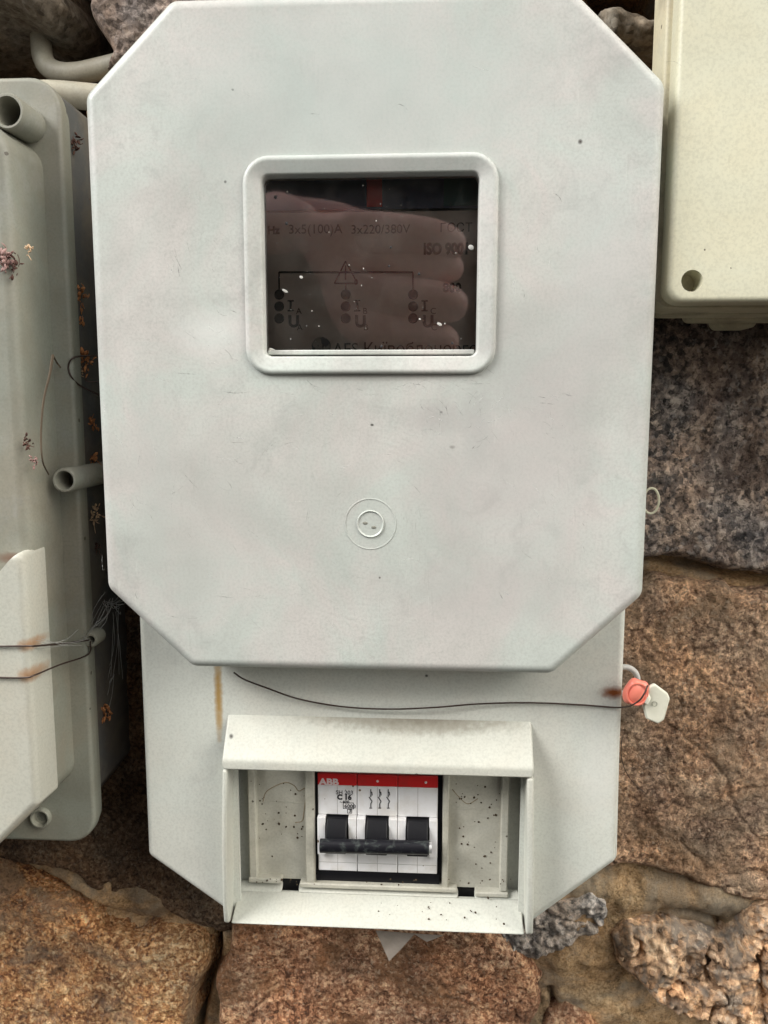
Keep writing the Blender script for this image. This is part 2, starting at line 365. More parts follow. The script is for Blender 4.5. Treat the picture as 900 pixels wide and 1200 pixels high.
# ------------------------------------------------------------------ the stone wall
wall = thing('stone_wall', 'rough stone wall of brown and grey stones set in sandy mortar behind the boxes', 'wall')
YW = .085
def poly(px): return [tuple(at(x, y, YW)[[0, 2]]) for x, y in px]
stones = [  # outline in photo pixels on the wall plane, material, bulge, noise, seed, edge radius, tilt, craggy
 ('large brown weathered stone', [(715,700),(745,678),(800,672),(860,682),(960,694),(1150,700),(1160,1040),(960,1060),(895,1052),(850,1040),(800,1028),(760,1012),(728,1010),(640,1000),(630,720)], M_brown, .014, .0035, 11, .006, 0),
 ('dark speckled granite block', [(700,360),(1150,350),(1150,690),(960,680),(905,672),(850,668),(820,658),(775,650),(700,650)], M_gran, .013, .0025, 23, .005, 0),
 ('rusty brown stone at the bottom left', [(-200,960),(-60,985),(0,1010),(60,1044),(115,1068),(150,1082),(200,1088),(236,1094),(246,1112),(244,1140),(232,1168),(222,1215),(215,1420),(-200,1420)], M_rust, .014, .003, 37, .005, 0),
 ('reddish brown stone under the breaker box', [(266,1100),(280,1070),(440,1062),(560,1075),(622,1112),(634,1140),(628,1180),(600,1230),(560,1400),(262,1400),(254,1240),(257,1150)], M_redb, .014, .0035, 41, .006, 0),
 ('craggy tan and pink stone', [(708,1088),(728,1070),(775,1068),(826,1082),(850,1096),(868,1062),(900,1042),(1000,1040),(1150,1040),(1150,1380),(960,1330),(905,1235),(860,1200),(800,1185),(752,1150),(722,1128)], M_crag, .018, .0075, 53, .008, 1),
 ('small rusty stone at the bottom edge', [(640,1182),(662,1168),(682,1180),(705,1205),(740,1290),(730,1400),(620,1400),(628,1230)], M_redb, .010, .002, 61, .005, 0),
 ('blue-grey stone chip below the box corner', [(570,1080),(640,1060),(690,1030),(716,1048),(710,1082),(676,1100),(640,1122),(604,1126)], M_grey, .007, .006, 67, .004, 1),
 ('dark earthy stone between the boxes', [(-200,560),(300,540),(320,900),(320,1090),(262,1092),(225,1078),(160,1052),(100,1034),(30,1010),(-60,990),(-200,965)], M_darkbrown, .010, .0045, 71, .008, 0),
 ('rough pinkish stone at the top', [(112,-10),(104,-220),(330,-220),(330,110),(190,110),(140,92),(122,84),(128,62),(122,36)], M_crag2, .016, .004, 83, .006, 0),
 ('pale smooth stone in the top corner', [(-200,-220),(50,-220),(66,-20),(70,8),(60,26),(40,32),(10,18),(-20,12),(-60,30),(-200,35)], M_pale, .020, .002, 89, .012, 0),
 ('small pinkish stone beside the right box', [(700,10),(725,8),(750,22),(768,30),(772,52),(750,58),(700,62)], M_pale, .014, .003, 97, .007, 0),
 ('brown stone high behind the boxes', [(340,-220),(700,-220),(690,-10),(640,60),(500,300),(340,200)], M_brown, .010, .003, 101, .006, 0),
]
STEP = .00105
for lab, px, m, bulge, amp, seed, er, crag in stones:
    P = poly(px); xs, zs = [p[0] for p in P], [p[1] for p in P]
    x0, x1, z0, z1 = min(xs)-.012, max(xs)+.012, min(zs)-.012, max(zs)+.012
    vis = (max(-.215, x0), min(.24, x1), max(-.24, z0), min(.34, z1))
    st = STEP if (vis[1]-vis[0])*(vis[3]-vis[2]) < .06 else .0015
    x0, x1, z0, z1 = max(x0, -.36), min(x1, .36), max(z0, -.36), min(z1, .42)
    X, Z = np.meshgrid(np.arange(x0, x1, st), np.arange(z0, z1, st))
    d = seg_dist(X, Z, P) + fbm(X, Z, seed+3, 45, 4)*.006
    e = np.clip(d/er, 0, 1); prof = np.sqrt(np.clip(1-(1-e)**2, 0, 1))
    h = bulge*prof + 7*np.minimum(d, 0)
    if crag:
        big = 1-np.minimum(worley(X+fbm(X, Z, seed+5, 90, 3)*.01, Z+fbm(X, Z, seed+6, 90, 3)*.01, seed, 75), 1)
        small = 1-np.minimum(worley(X+fbm(X, Z, seed+7, 160, 3)*.004, Z, seed+9, 210), 1)
        fold = np.abs(fbm(X, Z, seed+8, 38, 4))
        h += prof*(amp*.7*big+amp*.25*small-amp*.9*np.exp(-(fold/.05)**2)+amp*.8*fbm(X, Z, seed, 60, 5, .6)+amp*.30*fbm(X, Z, seed+4, 330, 3, .7))
    else:
        fold = np.abs(fbm(X, Z, seed+8, 16, 4))
        h += prof*(amp*fbm(X, Z, seed, 22, 7, .58)*1.3 + amp*.35*fbm(X, Z, seed+2, 260, 3, .7) - amp*.35*np.exp(-(fold/.02)**2))
    Yv = .0905 - h
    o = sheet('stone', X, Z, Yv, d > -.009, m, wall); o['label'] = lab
# mortar: one sheet with cracks and hollows
X, Z = np.meshgrid(np.arange(-.42, .45, .0017), np.arange(-.40, .45, .0017))
Ym = .0885 + .006*fbm(X, Z, 5, 18, 5) + .0030*fbm(X, Z, 6, 90, 5, .6) + .0009*fbm(X, Z, 8, 400, 2)
for pts, wdt, dep in [
    ([(-60,990),(0,1016),(60,1040),(110,1062),(150,1080),(180,1086)], .0022, .012),
    ([(252,1088),(252,1108),(250,1130),(240,1160),(232,1190),(226,1230)], .0022, .018),
    ([(690,648),(770,654),(820,664),(860,672),(960,690),(1150,696)], .0022, .012),
    ([(770,1066),(800,1062),(840,1078),(852,1096)], .0015, .008),
    ([(640,1210),(650,1180),(645,1160)], .0015, .008)]:
    dd = seg_dist(X, Z, poly(pts), False)+.0008*fbm(X, Z, 12, 90, 3); Ym += dep*np.exp(-(dd/wdt)**2)
hol = seg_dist(X, Z, poly([(-60,20),(80,-60),(118,-40),(122,60),(116,84),(96,100),(80,170),(90,400),(20,420),(-60,300)])); Ym += .16*np.clip(hol/.012+.3, 0, 1)
hol = seg_dist(X, Z, poly([(690,-100),(800,-100),(800,70),(760,90),(700,60)])); Ym += .10*np.clip(hol/.012+.3, 0, 1)
# mortar heaped up smooth in two places
for (px, py), rx, rz, up in [((800,1050),.05,.012,.009), ((150,1055),.045,.012,.006), ((690,1120),.03,.02,.006), ((770,1185),.05,.016,.004)]:
    c = at(px, py, YW); Ym -= up*np.exp(-((X-c[0])/rx)**2-((Z-c[2])/rz)**2)
sheet('mortar', X, Z, Ym, np.ones(X.shape, bool), M_mortar, wall)

# ------------------------------------------------------------------ plastics
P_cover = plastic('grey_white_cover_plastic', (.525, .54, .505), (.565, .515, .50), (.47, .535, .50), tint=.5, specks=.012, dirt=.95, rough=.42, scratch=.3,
                  stains_and_shade=[(tuple(at(680,166,0)), (.0011,.01,.0011), (.03,.02,.015), .95), (tuple(at(264,213,0)), (.0007,.01,.0007), (.03,.02,.015), .9),
                          (tuple(at(436,498,0)), (.0009,.01,.0006), (.02,.02,.015), .95), (tuple(at(445,677,0)), (.0006,.01,.0006), (.03,.02,.015), .9),
                          (tuple(at(517,483,0)), (.0008,.01,.0006), (.05,.04,.035), .9), (tuple(at(530,524,0)), (.0014,.01,.0009), (.12,.12,.10), .7),
                          (tuple(at(250,390,0)), (.02,.01,.012), (.70,.72,.70), .35), (tuple(at(640,430,0)), (.03,.01,.03), (.36,.36,.35), .4),
                          (tuple(at(430,441,0)), (.055,.01,.0022), (.30,.295,.27), .6), (tuple(at(588,320,0)), (.0016,.01,.045), (.36,.36,.34), .45), (tuple(at(600,560,0)), (.05,.01,.05), (.44,.41,.405), .4), (tuple(at(510,490,0)), (.02,.01,.008), (.33,.33,.32), .4), (tuple(at(560,500,0)), (.008,.01,.02), (.35,.35,.34), .4), (tuple(at(240,640,0)), (.035,.01,.05), (.44,.43,.41), .35), (tuple(at(560,700,0)), (.05,.01,.02), (.47,.44,.43), .35), (tuple(at(180,540,0)), (.012,.01,.04), (.43,.44,.42), .3), (tuple(at(700,300,0)), (.02,.01,.05), (.44,.46,.45), .35), (tuple(at(420,110,0)), (.09,.01,.05), (.42,.475,.455), .6)],  # strip under frame: its shadow painted in; side strip, top patch: simply darker
                  swirl=tuple(at(434,614,0)))
ws = at(256, 815, .022); rr = at(720, 812, .022)
P_base = plastic('greenish_white_base_plastic', (.60, .615, .56), (.60, .585, .53), (.57, .605, .565), tint=.4, specks=.012, dirt=.4, rough=.48, scratch=.2, speck_scale=120,
                 stains_and_shade=[(tuple(ws), (.0024,.01,.026), (.36,.23,.08), 1), (tuple(rr), (.0075,.01,.0034), (.19,.055,.010), 1), (tuple(rr+np.array([.004,0,0])), (.004,.01,.0015), (.22,.07,.015), .8),
                         (tuple(at(500,792,.022)), (.0009,.01,.0008), (.02,.02,.015), .95), (tuple(at(265,1080,.015)), (.006,.01,.006), (.30,.24,.14), .6),
                         (tuple(at(625,1085,.015)), (.004,.01,.007), (.33,.27,.18), .5), (tuple(at(700,900,.022)), (.01,.01,.03), (.62,.64,.62), .3)])
P_hood = plastic('dusty_hood_plastic', (.51, .515, .46), (.51, .50, .435), (.49, .515, .465), tint=.4, specks=.02, dirt=.4, rough=.5, scratch=.15, speck_scale=150,
                 stains_and_shade=[(tuple(at(490,842,.02)), (.055,.015,.008), (.16,.14,.10), .85), (tuple(at(400,840,.02)), (.03,.02,.004), (.27,.25,.2), .5), (tuple(at(272,861,.018)), (.0012,.02,.0012), (.02,.015,.01), .95)])
P_plate = plastic('grimy_cream_plastic', (.50, .49, .42), (.50, .47, .38), (.49, .49, .43), tint=.4, specks=.20, dirt=.45, rough=.55, scratch=.1, grime=.35, speck_scale=210)
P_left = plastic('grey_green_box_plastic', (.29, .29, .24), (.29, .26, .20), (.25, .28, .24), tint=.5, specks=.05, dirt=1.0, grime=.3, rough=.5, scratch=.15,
                 stains_and_shade=[(tuple(at(33,757,-.004)), (.006,.02,.0035), (.33,.16,.06), .8), (tuple(at(34,792,-.004)), (.006,.02,.004), (.33,.16,.06), .8), (tuple(at(8,655,0)), (.008,.03,.003), (.16,.08,.05), .8)])
P_leftside = plastic('grimy_shade_grey_side_plastic', (.09, .09, .087), (.12, .085, .06), (.085, .09, .09), tint=.5, specks=.1, dirt=.5, rough=.6, grime=.6)  # base colour darkened to carry the shade of that side, grime film on top
P_right = plastic('cream_yellow_plastic', (.60, .585, .44), (.61, .58, .43), (.575, .585, .47), tint=.4, specks=.035, dirt=.3, rough=.42, scratch=.2, speck_scale=190)
P_rside = plastic('dusty_cream_side_plastic', (.56, .53, .39), (.56, .48, .33), (.52, .51, .39), tint=.4, specks=.1, dirt=.5, rough=.6, grime=.6)
P_conduit = plastic('old_cream_conduit_plastic', (.36, .335, .26), (.37, .32, .24), (.33, .325, .27), tint=.4, specks=.06, dirt=.5, rough=.55, grime=.6)
M_black = flat('black_plastic', (.006, .006, .008), .42, spec=.3)
M_blackfill = flat('black_fill', (.006, .006, .006), .9)
M_ink = flat('black_ink', (.015, .015, .018), .6)
M_wire = flat('rusty_brown_wire', (.045, .028, .022), .5, .3)
M_inner = flat('inside_plastic', (.12, .12, .11), .7)

# ------------------------------------------------------------------ meter box
mbox = thing('meter_box', 'large eight-sided grey-white meter box with a window and a breaker hood', 'meter box')
a, b = .1125, .0766
octo = [(-b,-.0343),(b,-.0343),(a,0),(a,.1985),(b,.2328),(-b,.2328),(-a,.1985),(-a,0)]
wi = [tuple(at(x, y, 0)[[0, 2]]) for x, y in ((309,417.5),(560,417.5),(561,204),(307,204))]
w0, w1 = (wi[0][0]+wi[3][0])/2, (wi[1][0]+wi[2][0])/2; wz0, wz1 = (wi[0][1]+wi[1][1])/2, (wi[2][1]+wi[3][1])/2
win = [(w0, wz0), (w1, wz0), (w1, wz1), (w0, wz1)]
FW = .0073
bm = bmesh.new()
wout = offset(win, -FW*.5)
hl = rounded(wout, .006, 0, 5)
shell(bm, octo, .0065, [(-.0004, .0235), (-.0004, .0205), (0, .0195)]+rprof(.0042, 0, .0195, 7)[1:], 7, hole=[(hl, 0), (hl, .0035)])
# inner skin so that the cover has thickness from behind
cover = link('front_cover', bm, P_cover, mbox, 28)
cover['label'] = 'eight-sided front cover with scuffed grey-white face'
# window frame: a rounded ring standing proud of the cover
bm = bmesh.new()
def wl(ins, y, r=.0030): return [(x, y, z) for x, z in rounded(win, r, ins, 7)]
rings(bm, [wl(-FW, .0012), wl(-FW, -.0006), wl(-FW+.0003, -.0012), wl(-FW+.001, -.0017), wl(-FW+.002, -.0018), wl(-FW+.0024, -.0016), wl(-.0008, -.0013), wl(-.0003, -.0010), wl(0, -.0004),
           wl(.0003, .0050), wl(.0003, .0062), wl(-FW*.6, .0062)], close_last=False)
fr = link('window_frame', bm, P_cover, cover, 50, 'raised rounded frame round the window')
bm = bmesh.new()   # pale retaining strip along the lower edge behind the frame
box(bm, w0+.0008, w1-.0008, .0028, .0060, wz0+.0008, wz0+.0028)
o = bevel(link('retaining_strip', bm, P_cover, cover), .0005)
# smoked pane
q = NT('smoked_dusty_pane')
tr = q.n('ShaderNodeBsdfTransparent'); tr.inputs[0].default_value = (.84, .82, .79, 1)
gl = q.n('ShaderNodeBsdfGlossy'); gl.inputs['Roughness'].default_value = .034; gl.inputs[0].default_value = (1, 1, 1, 1)
fn = q.n('ShaderNodeFresnel'); fn.inputs[0].default_value = 1.95
mx = q.n('ShaderNodeMixShader'); q.t.links.new(fn.outputs[0], mx.inputs[0]); q.t.links.new(tr.outputs[0], mx.inputs[1]); q.t.links.new(gl.outputs[0], mx.inputs[2])
df = q.n('ShaderNodeBsdfDiffuse'); df.inputs[0].default_value = (.45, .43, .40, 1)
dust = q.math('MULTIPLY', q.ramp(q.noise(60, 6, .7), [(.42, .0), (.75, 1)]), .06)
m2 = q.n('ShaderNodeMixShader'); q.t.links.new(dust, m2.inputs[0]); q.t.links.new(mx.outputs[0], m2.inputs[1]); q.t.links.new(df.outputs[0], m2.inputs[2])
q.t.links.new(m2.outputs[0], q.out.inputs[0]); M_pane = q.m
YG = .0040
bm = bmesh.new(); v = [bm.verts.new(p) for p in ((w0, YG, wz0+.001), (w1, YG, wz0+.001), (w1, YG, wz1), (w0, YG, wz1))]; bm.faces.new(v)
pane = link('window_pane', bm, M_pane, cover, label='smoked dusty pane reflecting a hand')
# dust specks on the pane
bm = bmesh.new()
for i in range(46):
    x = random.uniform(w0+.003, w1-.003); z = random.uniform(wz0+.006, wz1-.003); r = random.choice([.0001, .00015, .0002, .00026])
    bmesh.ops.create_icosphere(bm, subdivisions=1, radius=r, matrix=Matrix.Translation((x, YG-.0002, z)) @ Matrix.Diagonal((1, .4, random.uniform(.7, 1.5), 1)))
for px, py, r, s in [(353,325,.0010,1), (334,341,.0009,2), (492,374,.0006,1), (552,290,.0016,1), (320,411,.0013,2), (515,380,.0010,1.5)]:
    p = at(px, py, YG); bmesh.ops.create_icosphere(bm, subdivisions=2, radius=r*.75, matrix=Matrix.Translation((p[0], YG-.0002, p[2])) @ Matrix.Rotation(.5, 4, 'Y') @ Matrix.Diagonal((s, .25, .8, 1)))
dustm = flat('dust', (.5, .5, .47), .9)
link('dust_specks', bm, dustm, cover, kind='stuff')
bm = bmesh.new()
for px, py, r in [(336,262,.0008), (458,290,.0006), (456,312,.0006), (491,321,.0007), (323,231,.0009), (530,402,.0006), (447,406,.0007)]:
    p = at(px, py, YG); bmesh.ops.create_icosphere(bm, subdivisions=1, radius=r*.8, matrix=Matrix.Translation((p[0], YG-.0003, p[2])) @ Matrix.Diagonal((1, .4, 1.1, 1)))
link('fly_specks', bm, M_ink, cover, kind='stuff')
# round moulded plug and the ring round it
c = at(434, 614, 0); N = 48
def circ(r, y, n=N): return [(c[0]+r*math.cos(2*math.pi*k/n), y, c[2]+r*math.sin(2*math.pi*k/n)) for k in range(n)]
bm = bmesh.new(); rings(bm, [circ(.0058, .0008), circ(.0057, -.0003), circ(.0054, -.00055), circ(.0050, -.0003), circ(.0048, -.0001), circ(.0047, -.0001)])
link('screw_plug', bm, P_cover, cover, 40, 'small round plug pressed into the cover')
bm = bmesh.new(); rings(bm, [circ(.01075, .0004), circ(.01070, -.00012), circ(.01045, -.00020), circ(.01020, -.00012), circ(.01015, .0004)], close_last=False, cyclic=True)
link('moulded_ring', bm, P_cover, cover, 60)
# dimples in the plug
bm = bmesh.new()
for px, py in ((428,613), (438,618)):
    p = at(px, py, 0); bmesh.ops.create_icosphere(bm, subdivisions=2, radius=.0008, matrix=Matrix.Translation((p[0], -.0001, p[2])) @ Matrix.Diagonal((1.4, .3, .8, 1)))
link('dirt_marks', bm, flat('grey_dirt', (.2, .2, .17), .8), cover, kind='stuff')

# scuffs and hairline scratches on the face of the cover
def scuff_mat(name, c, al):
    q = NT(name); return q.fin(c, .6, Alpha=q.math('MULTIPLY', q.ramp(q.noise(600, 3), [(.4, 0), (.6, 1)]), al))
def ribbon(bm, pts, w, y):
    L = []
    for i, (x, z) in enumerate(pts):
        a_, b_ = pts[max(0, i-1)], pts[min(len(pts)-1, i+1)]; dx, dz = b_[0]-a_[0], b_[1]-a_[1]; l = math.hypot(dx, dz) or 1
        k = w*math.sin(math.pi*(i+.35)/(len(pts)-.3)); L.append((bm.verts.new((x-dz/l*k, y, z+dx/l*k)), bm.verts.new((x+dz/l*k, y, z-dx/l*k))))
    for p_, q_ in zip(L, L[1:]): bm.faces.new([p_[0], q_[0], q_[1], p_[1]])
rs = random.Random(12)
for nm, colr, al, seed in (('pale_scratches', (.80, .81, .79), .55, 0), ('dark_scratches', (.20, .20, .19), .45, 1)):
    bm = bmesh.new()
    for (px, py, n, spx, spy, ang, ln) in [(255,385,9,22,22,.6,9), (205,310,5,6,10,1.5,9), (520,485,9,22,10,.7,8), (560,490,8,12,18,-.9,9), (660,480,6,25,18,.4,7), (215,250,4,25,30,1.2,6), (610,300,6,40,60,1.3,8), (330,520,9,60,30,.1,12), (390,700,9,120,30,.3,9), (640,620,7,50,50,1.0,8), (160,560,5,20,60,1.4,8), (480,120,5,150,50,.2,8), (250,600,8,50,40,.9,10), (450,450,7,90,10,.15,10)]:
        for k in range(n):
            x_, y_ = rs.gauss(px, spx), rs.gauss(py, spy)
            if 283 < x_ < 586 and 178 < y_ < 440: continue
            p_ = at(x_, y_, 0); a_ = ang+rs.gauss(0, .35); l = ln*rs.uniform(.3, 1.3)*.00037; cv = rs.gauss(0, .25)
            pts = [(p_[0]+t*l*math.cos(a_+cv*t), p_[2]-t*l*math.sin(a_+cv*t)) for t in (-1, -.5, 0, .5, 1)]
            ribbon(bm, pts, rs.uniform(.00005, .00016), -.00003-.00001*seed)
    cc0 = at(434, 614, 0)
    for k in range(34):                                  # wiping arcs round the plug
        rad = rs.uniform(.013, .085); t0 = rs.choice([rs.uniform(1.2, 3.0), rs.uniform(-.2, 1.2), rs.uniform(3.2, 4.6)]); dt = rs.uniform(.08, .35)
        pts = [(cc0[0]+rad*math.cos(t0+dt*i/8), cc0[2]+rad*.95*math.sin(t0+dt*i/8)) for i in range(9)]
        if any(abs(x) > .105 or z < -.02 or (z > .095 and -.06 < x < .06) for x, z in pts): continue
        ribbon(bm, pts, rs.uniform(.00003, .00007), -.00003-.00001*seed)
    link(nm, bm, scuff_mat(nm+'_film', colr, al), cover, kind='stuff')

# lower housing: panel with opening
XL, XR, YP = -.1072, .1110, .022
ZB = -.1655
bl = at(258, 1083, YP); br = at(627, 1097, YP); cl_ = at(172, 1003, YP); cr_ = at(724, 1010, YP)
base = [(-.064, ZB), (.0665, ZB), (XR, cr_[2]), (XR, .19), (.07, .222), (-.07, .222), (XL, .19), (XL, cl_[2])]
hx0, hx1 = -.0672, .0712
hz_top = at(440, 838, YP)[2]
hole = [(hx0+.003, ZB+.002), (hx1-.003, ZB+.002), (hx1-.003, hz_top-.004), (hx0+.003, hz_top-.004)]
bm = bmesh.new()
# base hole must stay inside the chamfered outline at the bottom
hole = [(-.0590, ZB+.0045), (.0615, ZB+.0045), (hx1-.004, ZB+.0085), (hx1-.004, hz_top-.004), (hx0+.004, hz_top-.004), (hx0+.004, ZB+.0085)]
hw = [(w0-.012, wz0-.012), (w1+.012, wz0-.012), (w1+.012, wz1+.012), (w0-.012, wz1+.012)]
L = [[(x, y, z) for x, z in rounded(base, .004, i, 6)] for i, y in [(0, .060)]+rprof(.0028, YP, .060, 6)[1:]]
vs = rings(bm, L, close_last=False, close_first=True)
Hs = []
for hp in (hole, hw):
    A_ = [bm.verts.new((x, YP, z)) for x, z in hp]; B_ = [bm.verts.new((x, YP+.002, z)) for x, z in hp]; n = len(hp)
    for i in range(n): bm.faces.new([A_[i], A_[(i+1) % n], B_[(i+1) % n], B_[i]])
    Hs.append(A_)
ed = []
for loop in [vs[-1]]+Hs:
    for i in range(len(loop)):
        e = bm.edges.get((loop[i], loop[(i+1) % len(loop)])); ed.append(e or bm.edges.new((loop[i], loop[(i+1) % len(loop)])))
bmesh.ops.triangle_fill(bm, use_beauty=True, use_dissolve=False, edges=ed)
hous = link('base_housing', bm, P_base, mbox, 30, 'lower housing panel with rust runs')
bm = bmesh.new()   # back tray that meets the wall, a little larger at the bottom right
tray = [(-.060, ZB-.001), (.0755, ZB-.003), (XR+.0035, cr_[2]-.006), (XR-.001, .18), (.07, .215), (-.07, .215), (XL+.002, .18), (XL+.002, cl_[2]+.002)]
shell(bm, tray, .006, rprof(.0015, .034, .088, 3), 6)
link('back_tray', bm, P_base, mbox, 30)

# hood over the breaker
bm = bmesh.new()
YH = .0100
zt = hz_top; zf1 = at(440, 896, YH)[2]; zf0 = at(440, 908, YH)[2]; YS = .0142; zb = at(440, 1089, YS)[2]
x0, x1 = hx0, hx1; tL, tR = .0023, .0030
# top slab with sloping face and lip
hexa(bm, [(x0, YP+.001, zt), (x1, YP+.001, zt), (x1, YH, zf1), (x0, YH, zf1)], [(x0, YP+.001, zt-.004), (x1, YP+.001, zt-.004), (x1, YH, zf0), (x0, YH, zf0)])
bevel(link('hood_top', bm, P_hood, hous, label='sloping dusty top of the breaker hood'), .0011, 3)
for s, xa, xb in ((0, x0, x0+tL), (1, x1-tR, x1)):
    bm = bmesh.new()
    zl = at(261, 1087, YH)[2] if s == 0 else at(618, 1101, YH)[2]
    P1 = [(YP+.012, zf0+.004), (YH+.0002, zf0-.0001), (YH-.0010, zf0-.018), (YH-.0012, zf0-.040), (YH+.0004, zl+.010), (YH+.0024, zl+.001), (YH+.0046, zl-.0008), (YP-.001, zl-.0030), (YP+.012, zl-.003)]
    spl = lambda z: (1 if s else -1)*.0018*max(0, (zf0-z)/(zf0-zl))
    A_ = [bm.verts.new((xa+.0001+spl(z), y, z)) for y, z in P1]; B_ = [bm.verts.new((xb+spl(z), y, z)) for y, z in P1]
    bm.faces.new(A_); bm.faces.new(B_[::-1])
    for i in range(len(P1)): bm.faces.new([A_[i], B_[i], B_[(i+1) % len(P1)], A_[(i+1) % len(P1)]])
    bevel(link('hood_side', bm, P_hood, hous), .0009, 3)
# sloping sill, with two notches along its upper edge
YR = .0300
zs1 = at(440, 1040, .0285)[2]; zs_n = at(440, 1049, .0262)[2]
def X_(px, Y, py=1000): return at(px, py, Y)[0]
nt1 = (X_(331, .028, 1035), X_(350, .028, 1035)); nt2 = (X_(537, .028, 1042), X_(556, .028, 1042))
def sl(z):  # y on the sill at height z
    t = (zs1-z)/(zs1-zb); return .0288+(YS-.0288)*t
bm = bmesh.new()
xa, xb = x0+tL+.0002, x1-tR-.0002
for u0, u1 in ((xa, nt1[0]), (nt1[1], nt2[0]), (nt2[1], xb)):
    hexa(bm, [(u0, sl(zs1), zs1), (u1, sl(zs1), zs1), (u1, sl(zs_n), zs_n), (u0, sl(zs_n), zs_n)], [(u0, sl(zs1)+.0025, zs1), (u1, sl(zs1)+.0025, zs1), (u1, sl(zs_n)+.0025, zs_n), (u0, sl(zs_n)+.0025, zs_n)])
hexa(bm, [(xa, sl(zs_n), zs_n), (xb, sl(zs_n), zs_n), (xb+.0014, sl(zb), zb), (xa-.0014, sl(zb), zb)], [(xa, sl(zs_n)+.0025, zs_n), (xb, sl(zs_n)+.0025, zs_n), (xb+.0014, sl(zb)+.0025, zb-.001), (xa-.0014, sl(zb)+.0025, zb-.001)])
bmesh.ops.remove_doubles(bm, verts=bm.verts, dist=1e-6)
for u0, u1 in (nt1, nt2):
    b2 = bmesh.new(); box(b2, u0-.0012, u1+.0012, .0312, .0372, zs_n-.003, zs1+.0045); link('notch_shade_box', b2, M_blackfill, hous)  # black boxes painting the darkness inside the two notches
bevel(link('sill', bm, P_hood, hous, 20, 'sloping sill below the breaker with two square notches'), .0007, 3, 50)
# recess back wall (dark slots at the sides), plate and ribs
bm = bmesh.new(); box(bm, xa, xb, .0375, .0385, ZB+.012, zf0+.010)
link('recess_back', bm, M_inner, hous)
plate = None
zt_p = zf0+.006
def px_box(bm, p0, p1, Yf, Yb, z0, z1, py=970): box(bm, X_(p0, Yf, py), X_(p1, Yf, py), Yf, Yb, z0, z1)
bm = bmesh.new()
zbp = at(440, 1034, YR)[2]
px_box(bm, 301, 360, YR, YR+.003, zbp+.0004, zt_p); plate = link('cover_plate', bm, P_plate, hous, label='left blanking plate with speckled dirt')
bm = bmesh.new(); px_box(bm, 526, 587, YR, YR+.003, zbp-.0008, zt_p); link('cover_plate', bm, P_plate, hous, label='right blanking plate with speckled dirt')
for p0, p1, yf in ((291, 300, .0262), (358, 368.5, .0262), (518.5, 526, .0262), (587, 596, .0262)):
    bm = bmesh.new(); px_box(bm, p0, p1, yf, YR+.006, at(440, 1040, yf)[2], zt_p)
    bevel(link('rib', bm, P_plate, hous), .0006, 2)
for p0, p1, d in ((291, 330, 0), (351, 536, 4), (557, 596, 8)):     # lower lip in three pieces
    bm = bmesh.new(); yf = .0255
    z_ = at(440, 1040+d*.9, yf)[2]
    box(bm, X_(p0, yf, 1035), X_(p1, yf, 1035), yf, YR+.004, z_, z_+.0024)
    bevel(link('lower_lip', bm, P_plate, hous), .0006, 2)
# horizontal moulded line and stain loop on the left plate
bm = bmesh.new(); zz = at(330, 940, YR)[2]
box(bm, X_(303, YR), X_(357, YR), YR-.0002, YR+.001, zz-.0002, zz+.0002); link('moulded_line', bm, P_plate, hous); bm = bmesh.new(); box(bm, X_(528, YR), X_(585, YR), YR-.0002, YR+.001, zz-.0008, zz-.0004)
link('moulded_line', bm, P_plate, hous)
q = NT('brown_tide_mark'); M_tide = q.fin(q.mix(q.noise(300, 3), (.20, .15, .09), (.36, .31, .22)), .8)
bm = bmesh.new()
lp = [(308,940),(312,928),(325,920),(336,917),(345,921),(350,927),(358,924),(358,936),(356,952),(354,962),(346,964)]
tube(bm, spline([V(x, y, YR-.00004) for x, y in lp], 6), .00022, 6)
lp = [(530,925),(538,934),(548,942),(560,936)]
tube(bm, spline([V(x, y, YR-.00004) for x, y in lp], 6), .0002, 6)
link('tide_mark', bm, M_tide, hous, 40, kind='stuff')
# dirt crumbs caught on the sill and plates
bm = bmesh.new()
for i in range(135):
    if i < 64: px, py, Y = random.choice([random.uniform(303, 357), random.uniform(528, 586)]), random.triangular(915, 1030, 930), YR-.0002
    elif i < 95: px, py, Y = random.uniform(300, 600), random.uniform(1030, 1037), .0252
    else:
        px, py = random.uniform(285, 600), random.uniform(1052, 1085); t = (py-1040)/51; Y = .0288+(YS-.0288)*t-.0004
    p = V(px, py, Y); r = random.choice([.00022, .0003, .0004, .00055])
    bmesh.ops.create_icosphere(bm, subdivisions=1, radius=r, matrix=Matrix.Translation(p) @ Matrix.Rotation(random.random()*3, 4, 'Y') @ Matrix.Diagonal((random.uniform(.7, 1.7), .4, 1, 1)))
link('dirt_crumbs', bm, flat('brown_crumbs', (.06, .04, .022), .9), hous, kind='stuff')

# ------------------------------------------------------------------ circuit breaker
brk = thing('circuit_breaker', 'white three-pole circuit breaker with red top stripe and black linked toggles inside the hood', 'circuit breaker')
YB = .0280
q = NT('white_breaker_plastic'); n1 = q.ramp(q.noise(120, 5, .65), [(.45, 0), (.75, .45)])
vv = q.n('ShaderNodeTexVoronoi'); vv.inputs['Scale'].default_value = 300; q.t.links.new(q.tc, vv.inputs['Vector'])
sp_ = q.n('ShaderNodeSeparateColor'); q.t.links.new(vv.outputs['Color'], sp_.inputs[0])
dot = q.math('MULTIPLY', q.math('LESS_THAN', vv.outputs['Distance'], q.math('MULTIPLY', sp_.outputs[1], .38)), q.math('GREATER_THAN', sp_.outputs[0], .90))
M_brk = q.fin(q.mix(dot, q.mix(n1, (.74, .74, .75), (.48, .43, .35)), (.16, .11, .07)), .35)
q = NT('red_stripe_paint'); M_red = q.fin(q.mix(q.ramp(q.noise(200, 4), [(.5, 0), (.8, .5)]), (.62, .022, .022), (.25, .05, .04)), .4)
